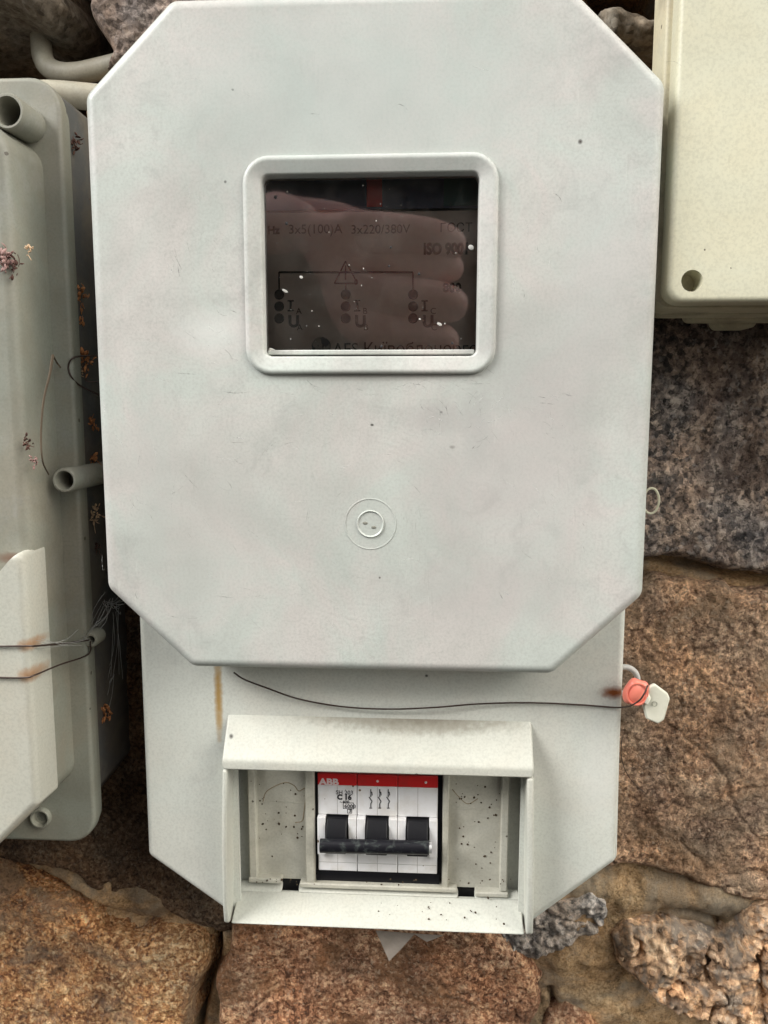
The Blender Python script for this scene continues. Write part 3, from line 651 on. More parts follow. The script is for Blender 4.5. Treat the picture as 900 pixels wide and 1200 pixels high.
edges = [372.5, 418.5, 466, 513]
def bz(py): return at(440, py, YB)[2]
zT, zRed, zTog, zTogB, zLow, zBot = bz(908), bz(921.5), bz(956), bz(1000), bz(1022), bz(1029)
HX = []
for k in range(3):
    xa_, xb_ = X_(edges[k], YB, 965)+.00012, X_(edges[k+1], YB, 965)-.00012; HX.append((xa_, xb_)); xm = (xa_+xb_)/2
    bm = bmesh.new(); box(bm, xa_, xb_, YB, .0372, zTog, zRed-.0001)
    box(bm, xa_, xb_, YB, .0372, zLow, zTogB)
    cw = (xb_-xa_)*.29
    box(bm, xa_, xm-cw, YB-.0028, .0372, zTogB+.0001, zTog-.0001); box(bm, xm+cw, xb_, YB-.0028, .0372, zTogB+.0001, zTog-.0001)
    pb = link('pole_body', bm, M_brk, brk); bevel(pb, .00035, 2)
    bm = bmesh.new(); box(bm, xa_, xb_, YB-.0001, .0372, zRed, zT); bevel(link('red_stripe', bm, M_red, pb), .0003, 2)
    bm = bmesh.new(); box(bm, xm-cw+.0001, xm+cw-.0001, .0335, .0345, zTogB, zTog); link('toggle_slot', bm, M_black, pb)
    bm = bmesh.new()   # toggle: curved lever leaning down
    prof = [(.0330, zTog-.0004), (.0262, zTog-.0008), (.0235, zTog-.004), (.0212, zTog-.0088), (.0200, zTogB+.0036), (.0250, zTogB+.0034), (.0330, zTogB+.002)]
    A_ = [bm.verts.new((xm-cw+.0005, y, z)) for y, z in prof]; B_ = [bm.verts.new((xm+cw-.0005, y, z)) for y, z in prof]
    bm.faces.new(A_); bm.faces.new(B_[::-1])
    for i in range(len(prof)): bm.faces.new([A_[i], B_[i], B_[(i+1) % len(prof)], A_[(i+1) % len(prof)]])
    bevel(link('toggle', bm, M_black, pb), .0005, 2)
    bm = bmesh.new()   # centre seam lines
    box(bm, xm-.00008, xm+.00008, YB-.00006, YB+.0003, zTog+.0002, zRed-.0004); box(bm, xm-.00008, xm+.00008, YB-.00006, YB+.0003, zLow+.0003, zTogB-.0003)
    box(bm, xa_+.0003, xb_-.0003, YB-.00006, YB+.0003, bz(1012)-.00008, bz(1012)+.00008)
    link('seam', bm, flat('grey_seam', (.3, .29, .27), .8), pb)
bm = bmesh.new(); box(bm, HX[0][0]-.0010, HX[2][1]+.0012, YB+.0004, .0372, zBot-.003, zLow-.0001); box(bm, X_(368.6, YB), HX[0][0]-.0001, YB+.0012, .0372, zBot, zT+.002); box(bm, HX[2][1]+.0001, X_(518.4, YB), YB+.0012, .0372, zBot, zT+.002)
link('dark_surround', bm, M_black, brk)
bm = bmesh.new()   # the bar linking the three toggles
hb0, hb1 = V(375, 991, .0185), V(503, 993.5, .0185); L_ = []
for s in np.linspace(0, 1, 9):
    p = hb0.lerp(hb1, s); L_.append([(p.x, p.y+.0032*math.cos(t)*(.85), p.z+.0033*math.sin(t)) for t in np.linspace(0, 2*math.pi, 17)[:-1]])
rings(bm, L_, close_last=True, close_first=True)
q = NT('dusty_black_plastic'); M_dblack = q.fin(q.mix(q.ramp(q.noise(260, 6, .7, .6), [(.52, 0), (.70, .55)]), (.008, .008, .011), (.10, .12, .11)), .4, spec=.3)
hb = bevel(link('handle_bar', bm, M_dblack, brk), .0003, 2, 50)
bm = bmesh.new(); p = V(504.5, 993.5, .0185)
rings(bm, [[(p.x-.0008, p.y+.0026*math.cos(t), p.z+.0028*math.sin(t)) for t in np.linspace(0, 2*math.pi, 17)[:-1]], [(p.x+.0006, p.y+.0024*math.cos(t), p.z+.0026*math.sin(t)) for t in np.linspace(0, 2*math.pi, 17)[:-1]]], close_first=True)
link('end_pin', bm, flat('steel_pin', (.55, .55, .55), .3, .6), hb, 40)
M_wht = flat('white_ink', (.80, .66, .66), .5)
def T(s, px, py, size, m=M_ink, Y=YB, **kw): p = at(px, py, Y); return text(brk, s, p[0], p[2], Y-.00012, size, m, **kw)
T('ABB', 374.2, 919.3, .0044, M_wht, bold=True, sx=1.15)
T('SH 203', 393.5, 930.5, .0028, sx=1.0); T('C 16', 395.2, 936.5, .0034, bold=True); T('~400', 398, 941.2, .0022)
T('6000', 403.5, 946.6, .0027); T('3', 408.5, 951.8, .0026)
bm = bmesh.new()
def rect_line(bm, x0, z0, x1, z1, y, w=.00012):
    for A0, A1 in (((x0, z0), (x1, z0)), ((x1, z0), (x1, z1)), ((x1, z1), (x0, z1)), ((x0, z1), (x0, z0))):
        box(bm, min(A0[0], A1[0])-w, max(A0[0], A1[0])+w, y-.0001, y, min(A0[1], A1[1])-w, max(A0[1], A1[1])+w)
p, r_ = at(402.3, 947.4, YB), at(414.3, 941, YB); rect_line(bm, p[0], p[2], r_[0], r_[2], YB)
p, r_ = at(407.2, 952.8, YB), at(412.2, 948.6, YB); rect_line(bm, p[0], p[2], r_[0], r_[2], YB)
for cx_ in (434.5, 445, 455):      # contact symbols
    for q0, q1 in (((cx_, 925), (cx_, 930)), ((cx_, 931), (cx_, 934)), ((cx_-2, 934), (cx_+1.5, 939)), ((cx_+1.5, 939), (cx_, 942)), ((cx_, 942), (cx_, 947)), ((cx_-1.6, 947), (cx_+1.6, 947)), ((cx_+1, 928), (cx_+1.6, 932))):
        tube(bm, [V(*q0, YB-.0001), V(*q1, YB-.0001)], .00022, 5)
link('printed_symbols', bm, M_ink, brk)
for px, py in ((442.5, 915.5), (499, 917)):
    bm = bmesh.new()
    bmesh.ops.create_cone(bm, cap_ends=True, segments=12, radius1=.0006, radius2=.0006, depth=.0003, matrix=Matrix.Translation(V(px, py, YB-.0002)) @ Matrix.Rotation(math.pi/2, 4, 'X'))
    link('printed_dot', bm, M_wht, brk)

# ------------------------------------------------------------------ the meter behind the pane
YM = .0150
met = thing('electricity_meter', 'electricity meter face with phase symbols and lettering behind the smoked window', 'electricity meter')
def mz(py): return at(440, py, YM)[2]
M_face = flat('grey_meter_face', (.66, .635, .59), .6)
bm = bmesh.new(); box(bm, X_(296, YM, 320), X_(578, YM, 320), YM, .050, mz(440), mz(248)); link('face_plate', bm, M_face, met)
bm = bmesh.new(); box(bm, X_(296, YM, 320), X_(578, YM, 320), YM-.0008, .058, mz(245.5), mz(190)); hd = link('header_panel', bm, flat('navy_panel', (.03, .065, .14), .4), met)
bm = bmesh.new(); box(bm, X_(296, YM, 320), X_(578, YM, 320), YM-.0003, .055, mz(248), mz(245.5)); link('dark_joint', bm, M_blackfill, met)
bm = bmesh.new(); box(bm, X_(430, YM, 220), X_(448, YM, 220), YM-.0012, YM, mz(243), mz(202)); link('red_badge', bm, flat('deep_red', (.55, .02, .02), .5), hd)
bm = bmesh.new(); box(bm, X_(520, YM, 220), X_(578, YM, 220), YM-.0012, YM, mz(243), mz(200)); link('teal_panel', bm, flat('teal_panel', (.02, .10, .11), .5), hd)
M_mink = flat('meter_ink', (.02, .014, .012), .6); M_mred = flat('red_ink', (.10, .012, .012), .6)
def TM(s, px, py, size, m=M_mink, **kw): p = at(px, py, YM); return text(met, s, p[0], p[2], YM-.00015, size, m, **kw)
TM('Hz', 314, 274, .0042, bold=True); TM('3x5(100)A', 338, 274, .0052); TM('3x220/380V', 411, 274, .0050); TM('ГОСТ 30', 515, 272, .0050)
TM('ISO 9001', 496, 298, .0062, bold=True, sx=.8); TM('800', 519, 342, .0050, bold=True)
for i, (cx_, s) in enumerate(((327, 'A'), (405, 'B'), (484, 'C'))):
    bm = bmesh.new(); c0, c1 = V(cx_+13.6, 364, YM-.0002), V(cx_+13.6, 352.5, YM-.0002); tube(bm, [c0, c1], .00048, 6)
    for e_ in (c0, c1): tube(bm, [e_-Vector((.0013, 0, 0)), e_+Vector((.0013, 0, 0))], .0003, 6)
    link('printed_letter', bm, M_mink, met); TM(s, cx_+20, 368, .0036)
    TM('U', cx_+11, 383, .0066, bold=True); TM(s, cx_+21, 387, .0036)
    for py in (345, 359, 373):
        bm = bmesh.new(); bmesh.ops.create_cone(bm, cap_ends=True, segments=16, radius1=.0021, radius2=.0018, depth=.0008, matrix=Matrix.Translation(V(cx_, py, YM-.0004)) @ Matrix.Rotation(math.pi/2, 4, 'X'))
        link('indicator', bm, M_mink, met)
    bm = bmesh.new()
    if i != 1: tube(bm, [V(cx_, 319, YM-.0002), V(cx_, 345, YM-.0002)], .00035, 5)
    else: tube(bm, [V(cx_, 332, YM-.0002), V(cx_, 345, YM-.0002)], .00035, 5)
    link('printed_line', bm, M_mink if i == 0 else M_mred, met)
bm = bmesh.new(); tube(bm, [V(327, 319, YM-.0002), V(484, 319, YM-.0002)], .0004, 5); link('printed_line', bm, M_mink, met)
bm = bmesh.new(); tri = [V(392, 332, YM-.0002), V(419, 332, YM-.0002), V(405, 306, YM-.0002)]
for k in range(3): tube(bm, [tri[k], tri[(k+1) % 3]], .0003, 5)
tube(bm, [V(405, 311, YM-.0002), V(405, 328, YM-.0002)], .0003, 5); link('warning_triangle', bm, M_mred, met)
TM('0', 415, 334, .0034, M_mred)
TM('AES Київобленерго', 390, 416, .0072, sx=.93)
bm = bmesh.new(); p = V(376.5, 406, YM-.0004); bmesh.ops.create_cone(bm, cap_ends=True, segments=32, radius1=.0040, radius2=.0040, depth=.0004, matrix=Matrix.Translation(p) @ Matrix.Rotation(math.pi/2, 4, 'X'))
q = NT('globe_print'); M_globe = q.fin(q.ramp(q.noise(160, 3, .5, 1.5), [(.47, (.02, .04, .07)), (.50, (.25, .27, .25))]), .5)
link('globe_emblem', bm, M_globe, met)

# ------------------------------------------------------------------ seal wire, seal, loops
bm = bmesh.new()
wp = [(274,788,.0195),(286,796,.0185),(312,806,.0185),(350,819,.019),(400,828,.0195),(455,831,.019),(510,829,.0185),(560,825,.0195),(620,823.5,.0205),(680,826,.0205),(720,829,.0203),(735,828,.0150),(741,826,.0120),(750,820,.0110),(756,811,.0112),(759,803,.0125)]
tube(bm, spline([V(*p) for p in wp], 8), .00038, 6)
tag(link('seal_wire', bm, M_wire, None, 60), 'thin dark seal wire sagging across the panel above the breaker hood to the red seal', 'wire')
seal = thing('security_seal', 'orange-red round plastic seal with a pale translucent tag hanging beside the panel edge', 'seal')
q = NT('coral_plastic'); M_coral = q.fin(q.mix(q.noise(150, 4), (.72, .16, .13), (.85, .30, .20)), .35, **{'Subsurface Weight': .15, 'Subsurface Radius': (.004, .002, .001), 'Subsurface Scale': .5})
bm = bmesh.new(); c = V(745, 811, .016)
bmesh.ops.create_uvsphere(bm, u_segments=24, v_segments=14, radius=.0060, matrix=Matrix.Translation(c) @ Matrix.Rotation(.5, 4, 'Y') @ Matrix.Diagonal((.92, .55, 1.05, 1)))
for v_ in bm.verts: v_.co += Vector((0, 0, .0006*math.sin(v_.co.x*900)))
sb = link('seal_body', bm, M_coral, seal, 80)
bm = bmesh.new(); tube(bm, [c+Vector((.0044*math.cos(t), -.0026, .0048*math.sin(t))) for t in np.linspace(0, 2*math.pi, 25)[:-1]], .0005, 6, closed=True); link('seal_rim', bm, M_coral, sb, 60)
q = NT('milky_tag_plastic'); M_milk = q.fin(q.mix(q.noise(250, 4), (.55, .55, .45), (.75, .74, .64)), .35, **{'Subsurface Weight': .3, 'Subsurface Radius': (.003, .003, .003), 'Subsurface Scale': .5})
bm = bmesh.new(); tp = [at(x, y, .015)[[0, 2]] for x, y in ((753,826),(757,842),(771,848),(778,843),(785,818),(782,812),(767,801),(761,804))]
prism(bm, [tuple(t) for t in tp], .0142, .0166); bevel(link('seal_tag', bm, M_milk, seal), .0007, 3)
text(seal, 'O', *[at(762, 826, .0142)[i] for i in (0, 2)], .0141, .0034, flat('tag_emboss', (.33, .34, .27), .6), name='embossed_letter', rot=.4)
bm = bmesh.new(); tube(bm, [V(757,812,.0150), V(760,818,.0135), V(757,824,.0135)], .0011, 8); link('seal_link', bm, M_milk, seal, 60)
bm = bmesh.new(); cc_ = V(731, 797, .030)
tube(bm, [cc_+Vector((.0062*math.cos(t), 0, .0062*math.sin(t))) for t in np.linspace(0, 2*math.pi, 29)[:-1]], .0013, 8, closed=True)
tag(link('wire_eyelet', bm, P_cover, None, 60), 'white plastic eyelet sticking out just above the red seal', 'eyelet')
bm = bmesh.new(); cc_ = V(763, 587, .030)
tube(bm, [cc_+Vector((.0034*math.cos(t), 0, .0056*math.sin(t))) for t in np.linspace(0, 2*math.pi, 29)[:-1]], .0005, 6, closed=True)
tag(link('plastic_loop', bm, P_right, None, 60), 'small thin cream loop peeking out from behind the right edge of the big cover', 'loop')
bm = bmesh.new(); tube(bm, spline([V(*p) for p in ((729,862,.05),(728,885,.055),(733,903,.062),(743,918,.066),(757,930,.068))], 6), .0002, 5)
tag(link('loose_wire', bm, M_wire, None, 60), 'hair-thin dark wire end curling on the brown stone below the red seal', 'wire')

# ------------------------------------------------------------------ neighbouring box on the left
lb = thing('meter_box', 'grey-green plastic meter box cut off at the left edge with rusty wires and screw posts', 'meter box')
YF = .030
def q2(px, py, Y): return tuple(at(px, py, Y)[[0, 2]])
fx = (q2(75, 250, YF)[0]+q2(110, 900, YF)[0])/2
ftop, fbot = q2(20, 90, YF)[1], q2(40, 986, YF)[1]
bm = bmesh.new(); shell(bm, [(-.36, fbot), (fx, fbot), (fx, ftop), (-.36, ftop)], [.02, .0135, .0135, .02], rprof(.0018, YF, YF+.006, 4), 8, close_first=True)
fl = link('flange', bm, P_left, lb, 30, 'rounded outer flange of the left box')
bm = bmesh.new(); shell(bm, [(-.355, fbot+.0006), (fx-.0012, fbot+.0006), (fx-.0012, ftop-.003), (-.355, ftop-.003)], [.02, .013, .013, .02], [(0, YF+.011), (0, YF+.0072), (.0008, YF+.0062)], 8, close_first=True)
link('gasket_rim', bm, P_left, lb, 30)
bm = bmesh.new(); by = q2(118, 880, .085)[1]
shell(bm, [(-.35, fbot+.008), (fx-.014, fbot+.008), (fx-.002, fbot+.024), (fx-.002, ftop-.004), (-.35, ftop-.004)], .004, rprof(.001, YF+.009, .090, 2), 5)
link('side_wall', bm, P_leftside, lb, 30, 'grimy right side of the left box, coloured dark for its shade')
# upper lid: raised, eight-sided
lx = (q2(52, 190, YF)[0]+q2(85, 903, YF)[0])/2
xf = (q2(28, 660, -.004)[0]+q2(41, 940, -.004)[0])/2
kk = (lx-xf)/.034                                     # all sides of the lid lean by this much
YU = .0025
lp_ = [(-.36, fbot+.003), (q2(-2, 988, YF)[0], fbot+.0010), (lx, q2(85, 903, YF)[1]), (lx, q2(50, 186, YF)[1]), (q2(-2, 140, YF)[0], q2(-2, 140, YF)[1]), (q2(-40, 112, YF)[0], q2(-40, 112, YF)[1]), (-.36, ftop-.004)]
def LD(y): return kk*(YF-y)
def lidloop(pts, y, extra=0, r=.006): return [(x, y, z) for x, z in rounded(pts, r, LD(y)+extra, 7)]
bm = bmesh.new()
L_ = [lidloop(lp_, YF+.001, -.0003, .012), lidloop(lp_, YF-.001, 0, .012), lidloop(lp_, .018, 0, .012), lidloop(lp_, YU+.004, .0002, .012), lidloop(lp_, YU+.0018, .0010, .012), lidloop(lp_, YU+.0006, .0024, .012), lidloop(lp_, YU, .0045, .012), lidloop(lp_, YU, .005, .012)]
rings(bm, L_)
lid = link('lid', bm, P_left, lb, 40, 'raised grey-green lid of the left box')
# lower protruding part of the lid: same leaning side, its top a slanting ledge
ztr, ztl = q2(28, 640, -.004)[1], q2(0, 668, -.004)[1]
sl_ = (ztl-ztr)/(q2(0, 668, -.004)[0]-xf)
cb = q2(42, 944, -.004); cb2 = q2(0, 987, -.004)
def lower(y, g=0):
    e = kk*(y+.004)*1.0 - g
    x1 = xf+e+.00025; m = (cb2[1]-cb[1])/(cb2[0]-cb[0])
    return [(x, y, z) for x, z in rounded([(-.36, cb2[1]+m*(-.12)*0-.006-e), (cb2[0]-.008, cb2[1]-.008-e), (x1, cb[1]-e*.6), (x1, ztr+min(e, .003)-g*0), (-.20, ztr+min(e, .003)+sl_*(-.20-xf)), (-.36, ztr+sl_*(-.2-xf))], .0022, 0, 5)]
bm = bmesh.new(); rings(bm, [lower(.014), lower(0), lower(-.0022, .0002), lower(-.0034, .0008), lower(-.0040, .0018), lower(-.0041, .0028), lower(-.0041, .0032)])
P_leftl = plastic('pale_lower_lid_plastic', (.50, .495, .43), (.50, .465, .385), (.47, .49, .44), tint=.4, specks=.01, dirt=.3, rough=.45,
                  stains_and_shade=[(tuple(at(33,757,-.004)), (.006,.02,.0035), (.33,.16,.06), .8), (tuple(at(34,792,-.004)), (.006,.02,.004), (.33,.16,.06), .8)])
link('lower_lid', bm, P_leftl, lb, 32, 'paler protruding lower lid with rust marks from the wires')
# screw posts
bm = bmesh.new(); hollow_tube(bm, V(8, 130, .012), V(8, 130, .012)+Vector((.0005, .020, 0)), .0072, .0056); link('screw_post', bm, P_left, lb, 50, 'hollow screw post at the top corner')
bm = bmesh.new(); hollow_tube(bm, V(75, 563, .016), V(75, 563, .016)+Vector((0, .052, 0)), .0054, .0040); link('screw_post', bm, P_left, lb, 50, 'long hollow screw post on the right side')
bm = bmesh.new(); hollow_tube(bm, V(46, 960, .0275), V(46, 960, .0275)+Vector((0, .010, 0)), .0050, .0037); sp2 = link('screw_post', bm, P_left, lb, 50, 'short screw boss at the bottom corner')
bm = bmesh.new(); bmesh.ops.create_cone(bm, cap_ends=True, segments=16, radius1=.0030, radius2=.0024, depth=.003, matrix=Matrix.Translation(V(46, 960, .0275)+Vector((0, .004, 0))) @ Matrix.Rotation(math.pi/2, 4, 'X')); link('screw', bm, flat('dull_screw', (.12, .11, .10), .5, .7), sp2)
bm = bmesh.new(); hollow_tube(bm, V(106, 750, .030), V(106, 750, .030)+Vector((0, .009, 0)), .0037, .0017); link('wire_eyelet', bm, P_left, lb, 50, 'small pale eyelet holding the two wires')
for pts, lab in (([(-60,759,-.0050),(0,757.5,-.0050),(34,757,-.0050),(42,757,-.0040),(74,754,.012),(104,750,.0285)], 'rusty seal wire running straight across the left box, upper of two'),
                 ([(-60,790,-.0050),(0,794,-.0050),(30,794,-.0050),(41,791,-.0040),(70,779,.012),(103,767,.029),(106,752,.0295)], 'rusty seal wire bent upward across the left box, lower of two')):
    bm = bmesh.new(); tube(bm, spline([V(*p) for p in pts], 6), .00042, 6); tag(link('seal_wire', bm, M_wire, None, 60), lab, 'wire', 'seal wires across the left box')
# wiry loop in the gap, dead stalk on the lid
bm = bmesh.new(); tube(bm, spline([V(*p) for p in ((122,418,.04),(100,417,.035),(85,420,.03),(80,430,.03),(84,442,.03),(94,452,.035),(110,460,.04),(122,466,.045))], 6), .0004, 6)
tube(bm, spline([V(*p) for p in ((106,420,.035),(100,445,.036),(120,447,.04))], 5), .0003, 5)
tag(link('wire_loop', bm, M_wire, None, 60), 'dark thin wire looped in the gap left of the big cover', 'wire')
M_stalk = flat('dry_stalk', (.10, .075, .05), .9)
bm = bmesh.new(); tube(bm, spline([V(*p) for p in ((62,416,.0018),(58,440,.0018),(51,470,.0018),(48,510,.0018),(50,540,.0018),(57,556,.015))], 6), [.0006-.0003*i/30 for i in range(31)], 6)
tube(bm, spline([V(*p) for p in ((62,416,.0018),(66,424,.026),(71,431,.028))], 4), .0004, 5)
tag(link('dry_stalk', bm, M_stalk, None, 60), 'thin curved dry stalk stuck to the lid of the left box', 'stalk')

# ------------------------------------------------------------------ neighbouring box on the right
rb = thing('junction_box', 'cream-yellow plastic box with a round screw hole cut off at the upper right edge', 'junction box')
rx = q2(788.5, 200, .006)[0]; rz = q2(850, 354.5, .006)[1]; YQ = .006
c = at(811, 329, YQ)
hc = [(c[0]+.0042*math.cos(-2*math.pi*k/28), c[2]+.0042*math.sin(-2*math.pi*k/28)) for k in range(28)]
hc2 = [(c[0]+(x-c[0])*.9, c[2]+(z-c[2])*.9) for x, z in hc]
bm = bmesh.new(); shell(bm, [(rx, rz), (.42, rz), (.42, .42), (rx, .42)], [.0065, .003, .003, .003], rprof(.0022, YQ, YQ+.010, 5), 8, hole=[(hc, YQ), (hc, YQ+.0006), (hc2, YQ+.013)], close_first=True)
rl = link('lid', bm, P_right, rb, 30, 'flat cream lid with one screw hole')
bm = bmesh.new(); box(bm, c[0]-.006, c[0]+.006, YQ+.0095, YQ+.0099, c[2]-.006, c[2]+.006)
bm.free()
bm = bmesh.new(); g = .0016
shell(bm, [(rx+g, rz+g), (.42, rz+g), (.42, .42), (rx+g, .42)], [.006, .003, .003, .003], [(0, YQ+.016), (0, YQ+.0100), (.0005, YQ+.0098)], 8)
link('lid_groove', bm, P_rside, rb, 30)
bm = bmesh.new(); rx2 = rx-.0010
shell(bm, [(rx2, rz-.0004), (.42, rz-.0004), (.42, .42), (rx2, .42)], [.007, .003, .003, .003], rprof(.0012, YQ+.0155, YQ+.034, 3), 8, close_first=True)
link('box_body', bm, P_rside, rb, 30)
bm = bmesh.new()
for x0_, x1_, z_, y0, y1 in ((rx+.006, .42, rz-.0012, YQ+.034, YQ+.046), (q2(812, 365, .05)[0], .42, rz-.0022, YQ+.046, YQ+.060), (q2(838, 370, .07)[0], q2(882, 370, .07)[0], rz-.0045, YQ+.058, .090)):
    if x1_ > .4: shell(bm, [(x0_, z_), (x1_, z_), (x1_, .42), (x0_, .42)], .003, rprof(.001, y0, y1, 2), 5, close_first=True)
    else: shell(bm, [(x0_, z_), (x1_, z_), (x1_, z_+.02), (x0_, z_+.02)], .003, rprof(.001, y0, y1, 2), 5, close_first=True)
link('back_steps', bm, P_rside, rb, 30)

# ------------------------------------------------------------------ conduits at the top left
bm = bmesh.new(); tube(bm, spline([V(*p) for p in ((50,-60,.11),(48,10,.11),(48,48,.105),(52,72,.10),(66,84,.098),(90,86,.095),(120,80,.092),(170,68,.09),(230,60,.09))], 8), .0052, 14)
tag(link('conduit', bm, P_conduit, None, 60), 'old cream conduit bending from vertical to horizontal at the top left', 'conduit', 'conduits behind the boxes')
bm = bmesh.new(); tube(bm, spline([V(*p) for p in ((20,112,.075),(60,110,.075),(100,113,.077),(150,118,.08),(200,122,.08))], 8), .0062, 14)
tag(link('conduit', bm, P_conduit, None, 60), 'straight cream conduit between the left box corner and the big cover', 'conduit', 'conduits behind the boxes')

# ------------------------------------------------------------------ dried blossoms caught in the gap
def petal_mat(name, c1, c2):
    q = NT(name); return q.fin(q.mix(q.noise(300, 3), c1, c2), .8)
M_pet = [petal_mat('rust_petal', (.30, .10, .03), (.50, .24, .10)), petal_mat('tan_petal', (.45, .28, .15), (.60, .45, .30)), petal_mat('mauve_petal', (.22, .11, .10), (.42, .28, .25)), petal_mat('dark_petal', (.05, .025, .02), (.14, .06, .04))]
def blossom(px, py, Y, size, m, n, label, seed):
    r_ = random.Random(seed); bm = bmesh.new(); c = V(px, py, Y)
    for k in range(n):
        s = size*r_.uniform(.3, .75); d = Vector((r_.gauss(0, 1)*.8, -abs(r_.gauss(0, .7)), r_.gauss(0, 1))).normalized()
        o_ = c+Vector((r_.gauss(0, .3), r_.gauss(0, .15), r_.gauss(0, .42)))*size*.9
        u = d.orthogonal().normalized(); u.rotate(Matrix.Rotation(r_.random()*6.3, 3, d)); w = d.cross(u)
        P_ = [o_, o_+d*s*.35+u*s*.22+w*s*.05, o_+d*s*.75+u*s*.20+w*s*.16, o_+d*s+w*s*.26, o_+d*s*.75-u*s*.20+w*s*.14, o_+d*s*.35-u*s*.22+w*s*.02, o_+d*s*.5-w*s*.06]
        v = [bm.verts.new(p) for p in P_]
        for f in ((0,1,6), (1,2,6), (2,3,6), (3,4,6), (4,5,6), (5,0,6)): bm.faces.new([v[i] for i in f])
    for k in range(3):
        e0 = c+Vector((r_.gauss(0, .3), 0, r_.gauss(0, .4)))*size; e1 = e0+Vector((r_.gauss(0, .5), -.1, r_.gauss(0, .9)))*size
        tube(bm, [e0, (e0+e1)/2+Vector((r_.gauss(0, .1), -.1, 0))*size, e1], .00016, 4)
    o = link('dried_blossom', bm, m, None, 60); sm_ = o.modifiers.new('thickness', 'SOLIDIFY'); sm_.thickness = .0002
    return tag(o, label, 'dried blossom', 'dried blossoms blown onto the boxes')
sideY = lambda px: .05
for i, a_ in enumerate([
    (6, 303, .0018, .0042, 2, 16, 'mauve and dark withered blossom on the left box lid at the photo edge'),
    (18, 312, .0018, .0028, 3, 8, 'dark shrivelled petals beside the mauve blossom on the left box lid'),
    (34, 293, .0018, .0022, 1, 6, 'tiny yellowish petals right of the mauve blossom on the left box lid'),
    (87, 168, .045, .0034, 3, 9, 'dark red dried blossom highest in the gap beside the big cover'),
    (95, 232, .06, .0030, 3, 8, 'black dried scrap in the gap left of the window height'),
    (84, 305, .045, .0024, 3, 6, 'small dark blossom halfway up the gap'),
    (92, 345, .045, .0046, 0, 12, 'rust-orange blossom with long petals in the upper gap'),
    (90, 375, .045, .0040, 0, 12, 'rust-orange curled blossom just below the long-petalled one'),
    (95, 425, .045, .0046, 0, 14, 'orange blossom caught in the wire loop'),
    (93, 437, .043, .0026, 1, 6, 'pale tan petals under the blossom in the wire loop'),
    (110, 498, .05, .0030, 0, 7, 'small orange scrap between wire loop and screw post'),
    (110, 540, .05, .0036, 0, 8, 'orange scrap directly above the long screw post'),
    (102, 585, .05, .0034, 3, 9, 'dark crumbly scrap directly below the long screw post'),
    (113, 603, .045, .0034, 1, 8, 'pale pinkish petals below the long screw post beside the cover'),
    (114, 640, .05, .0024, 3, 5, 'faint dark red scrap low in the gap beside the cover'),
    (124, 836, .05, .0038, 0, 9, 'orange blossom hanging at the lower end of the cobweb'),
    (32, 520, .0018, .0026, 3, 7, 'little brown scrap on the left lid beside the stalk'),
    (40, 540, .0018, .0022, 2, 5, 'little pale scrap on the left lid at the foot of the stalk')]):
    blossom(a_[0], a_[1], a_[2], a_[3]*1.35, M_pet[a_[4]], int(a_[5]*3), a_[6], i+7)

# cobwebs
q = NT('cobweb_silk'); M_web = q.fin((.42, .42, .40), .9, Alpha=.55)
def web(strands, label, r=.00014):
    bm = bmesh.new(); rr_ = random.Random(3)
    for p0, p1, n, sag in strands:
        for k in range(n):
            a0 = V(p0[0]+rr_.gauss(0, 4), p0[1]+rr_.gauss(0, 5), p0[2]); b0 = V(p1[0]+rr_.gauss(0, 4), p1[1]+rr_.gauss(0, 5), p1[2]); mid = (a0+b0)/2+Vector((rr_.gauss(0, .0015), rr_.gauss(0, .001), -sag*rr_.random()))
            tube(bm, spline([a0, mid, b0], 5), r, 4)
    tag(link('cobweb', bm, M_web, None), label, 'cobweb')
web([((108,738,.035),(125,705,.05),11,.002), ((125,705,.05),(145,708,.05),8,.003), ((98,745,.028),(112,735,.036),6,.001), ((40,752,.0),(95,748,.025),6,.002), ((134,715,.06),(134,790,.06),5,.001), ((134,790,.06),(122,828,.055),8,.001)], 'greyish cobweb strung from the wire eyelet to the lower left corner of the big cover')
bm = bmesh.new()
pts = [V(440,1090,.030), V(486,1094,.030), V(470,1112,.028), V(456,1126,.026), V(448,1108,.028)]
v = [bm.verts.new(p) for p in pts]; bm.faces.new([v[0], v[1], v[2]]); bm.faces.new([v[0], v[2], v[4]]); bm.faces.new([v[4], v[2], v[3]])
v = [bm.verts.new(p) for p in (V(484,1094,.031), V(520,1096,.034), V(500,1104,.03))]; bm.faces.new(v)
q = NT('dusty_film'); M_film = q.fin(q.mix(q.noise(300, 4), (.20, .17, .14), (.36, .32, .28)), .8, Alpha=.75)
o = link('plastic_scrap', bm, M_film, None); sm_ = o.modifiers.new('thickness', 'SOLIDIFY'); sm_.thickness = .0003
tag(o, 'dusty torn scrap of film hanging below the breaker hood over the brown stone', 'scrap')
